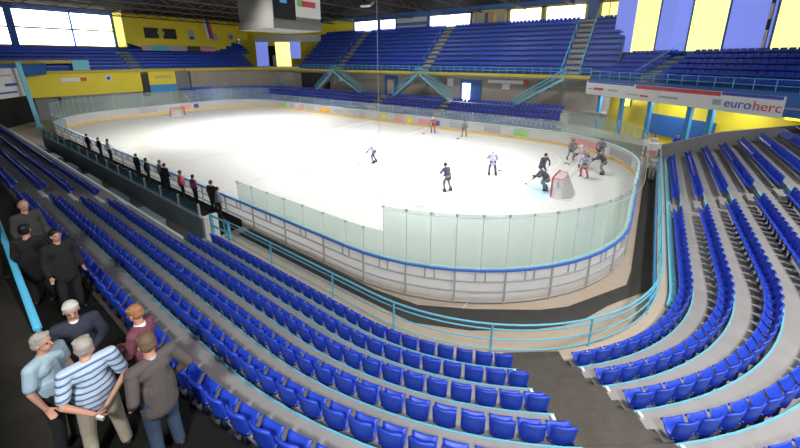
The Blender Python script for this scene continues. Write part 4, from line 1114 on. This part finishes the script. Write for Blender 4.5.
# dark coated people further left
person('bald man in dark grey green jacket standing by the seats at the left edge', (18.55, -20.95, PZ), 20, shirt='jacketg', trousers='blackc', hair='hair_dgrey', bald=True, vox=0.016, fat=1.25, jacket_len=0.15, shirt_name='jacket', head_pitch=15, sc=1.05)
person('person in black coat at the far left edge of the picture', (18.2, -21.65, PZ), 40, shirt='blackc', trousers='blackc', hair='hair_brown', vox=0.016, jacket_len=0.3, shirt_name='coat', fat=1.1)
person('dark haired man in black jacket leaning beside the top seat row', (20.75, -20.85, PZ), 10, shirt='blackc', trousers='blackc', hair='black', vox=0.016, fat=1.15, jacket_len=0.2, shirt_name='jacket')
person('man in black coat standing between the handrail and the seats', (20.0, -21.15, PZ), 150, shirt='blackc', trousers='blackc', hair='black', vox=0.016, fat=1.15, jacket_len=0.3, shirt_name='coat')

# skaters
def skater(x, y, deg, kind, label, stick=True, lean=0.12, sc=1.04, mir=1, crouch=0.0):
    c = crouch
    P = dict(pel=(0,-0.05,0.95-c), waist=(0,0.02,1.07-c), chest=(0,0.02+lean,1.28-c), neck=(0,lean+0.06,1.42-c*1.1), head=(0,lean+0.12,1.58-c*1.15),
             shL=(-0.2,lean+0.03,1.37-c), shR=(0.2,lean+0.03,1.37-c), elL=(-0.34,lean+0.1,1.13-c), elR=(0.34,lean+0.1,1.13-c), wrL=(-0.12*mir,0.38+lean,1.05-c), wrR=(0.22*mir,0.36+lean,0.86-c),
             hipL=(-0.11,-0.05,0.90-c), hipR=(0.11,-0.05,0.90-c), kneeL=(-0.18,0.13+c*.3,0.52-c*.3), kneeR=(0.18,0.10+c*.3,0.52-c*.3), ankL=(-0.22,-0.05,0.12), ankR=(0.22,-0.10,0.12))
    kits = dict(white=('jersey_w', 'jersey_d', 'whitep'), dark=('jersey_d', 'jersey_g', 'black'), red=('jersey_w', 'jersey_r', 'redw'), grey=('jersey_g', 'jersey_g', 'black'), redall=('jersey_r', 'jersey_r', 'whitep'), black=('blackc', 'blackc', 'black'))
    a, t_, h = kits[kind]
    g, J = person(label, (x, y, 0.0), deg, pose=P, shirt=a, trousers=t_, shoes='black', hair=None, helmet=h, gloves='black', vox=0.025, fat=1.25, detail=False, skates=True, shirt_name='jersey', jacket_len=0.1, sc=sc, name='hockey_player')
    g['category'] = 'player'
    if stick:
        s = thing('hockey_stick', 'hockey stick of the %s' % label.split(',')[0], 'stick', (x, y, 0), R(deg-90)); s.scale = (sc, sc, sc)
        w1, w2 = J['wrL'], J['wrR']; tip = Vector((0.55*mir, 0.95, 0.03)); top = w1 + (w1-tip).normalized()*0.12
        MB().bar(top, tip, 0.03, 0.022).build('shaft', 'khaki', s); MB().bar(tip, tip+Vector((0.26*mir, 0.08, 0.01)), 0.012, 0.07).build('blade', 'black', s)
    return g
skater(20.11, -3.6, 160, 'dark', 'dark kitted skater nearest the camera, alone in front of the near boards')
skater(12.52, -1.58, 200, 'white', 'white shirted skater left of all the others, beside the net cable', mir=-1)
skater(21.22, 1.0, 120, 'white', 'white shirted skater between the lone dark skater and the goal')
skater(14.15, 11.2, -60, 'grey', 'grey clad skater by the far boards, right one of the pair', lean=0.05)
skater(10.45, 11.1, -80, 'redall', 'red and white skater by the far boards, left one of the pair', lean=0.05)
skater(24.2, 2.5, -40, 'dark', 'dark skater upright just left of the near goal')
skater(24.95, 8.3, -60, 'grey', 'grey skater behind the near goal, left of the crowd')
skater(26.9, 10.0, -100, 'grey', 'tall grey skater furthest back in the crowd behind the goal')
skater(26.3, 6.6, 200, 'white', 'white skater bending in the middle of the crowd behind the goal', lean=0.3)
skater(26.57, 4.2, -100, 'red', 'white shirted skater with red breeches nearest behind the goal')
skater(27.5, 5.7, 190, 'dark', 'dark skater at the right of the crowd behind the goal', lean=0.25)
skater(25.0, 0.15, 200, 'dark', 'goalkeeper crouching in front of the near goal', crouch=0.22, lean=0.25, sc=1.08)

# people at the team boxes
bench = ((-3.2,'white','white shirted person with black shorts at the left end of the boards',1.0),(2.6,'black','dark figure leaning at the boards, left most of the dark bench group',.9),
         (4.6,'black','second dark figure at the team box boards',.93),(6.0,'grey','grey figure in the middle of the team box group',.96),(7.0,'black','dark figure just right of the grey one at the team box',.96),
         (9.3,'red','figure in red standing at the team box',.98),(10.2,'redall','stocky figure in dark red at the team box',.9),(12.4,'black','tall dark figure at the right end of the team box',1.0),(13.2,'grey','grey figure beside the white end post of the team box',.92),
         (-5.5,'black','distant dark figure left of the white shirted one',.9),(-8.0,'black','most distant dark figure in the team box',.9))
kc = dict(white=('whitep','black'), black=('blackc','black'), grey=('jersey_g','blackc'), red=('redw','blackc'), redall=('maroon','blackc'))
for i, (x, k_, lb, s_c) in enumerate(bench):
    a, t_ = kc[k_]
    person(lb, (x, -13.95-0.12*(i % 3), 0.36), 90+20*math.sin(i*2.1), shirt=a, trousers=t_, hair='hair_brown' if i % 2 else 'black', vox=0.03, detail=False, sc=s_c, fat=1.2)
# people at the right end of the rink
person('person with fair hair in white shirt standing at the corner rail beyond the right seats', (30.3, 14.2, 0.0), -100, shirt='whitep', trousers='khaki', hair='hair_brown', vox=0.025, detail=False, sc=1.0)
person('person in grey and white standing on the walkway beside the far right boards', (30.35, 6.2, 0.01), -110, shirt='greyw', trousers='khaki', hair='hair_grey', vox=0.025, detail=False)
person('person in blue top waiting between the pillars under the banner', (31.9, 15.2, 0.0), -100, shirt='seat', trousers='navy', hair='black', vox=0.025, detail=False, sc=1.05)


# ---------------------------------------------------------------- the one object of remaining seats
o = ST.build('seat_rows', 'seat', None, False)
o['kind']='stuff'; tag(o, 'rest of the blue plastic seats in the distant lower and upper stands', 'seats', kind='stuff')

# ---------------------------------------------------------------- world and view
w = bpy.data.worlds.new('world'); SC.world = w; w.use_nodes = True
bg = w.node_tree.nodes['Background']; bg.inputs[0].default_value = (0.8, 0.87, 1, 1); bg.inputs[1].default_value = 0.3
SC.view_settings.view_transform = 'Standard'; SC.view_settings.look = 'None'
SC.view_settings.exposure = 0.18; SC.view_settings.gamma = 1.0; SC.view_settings.use_curve_mapping = False
SC.cycles.max_bounces = 8; SC.cycles.transparent_max_bounces = 24; SC.cycles.diffuse_bounces = 3
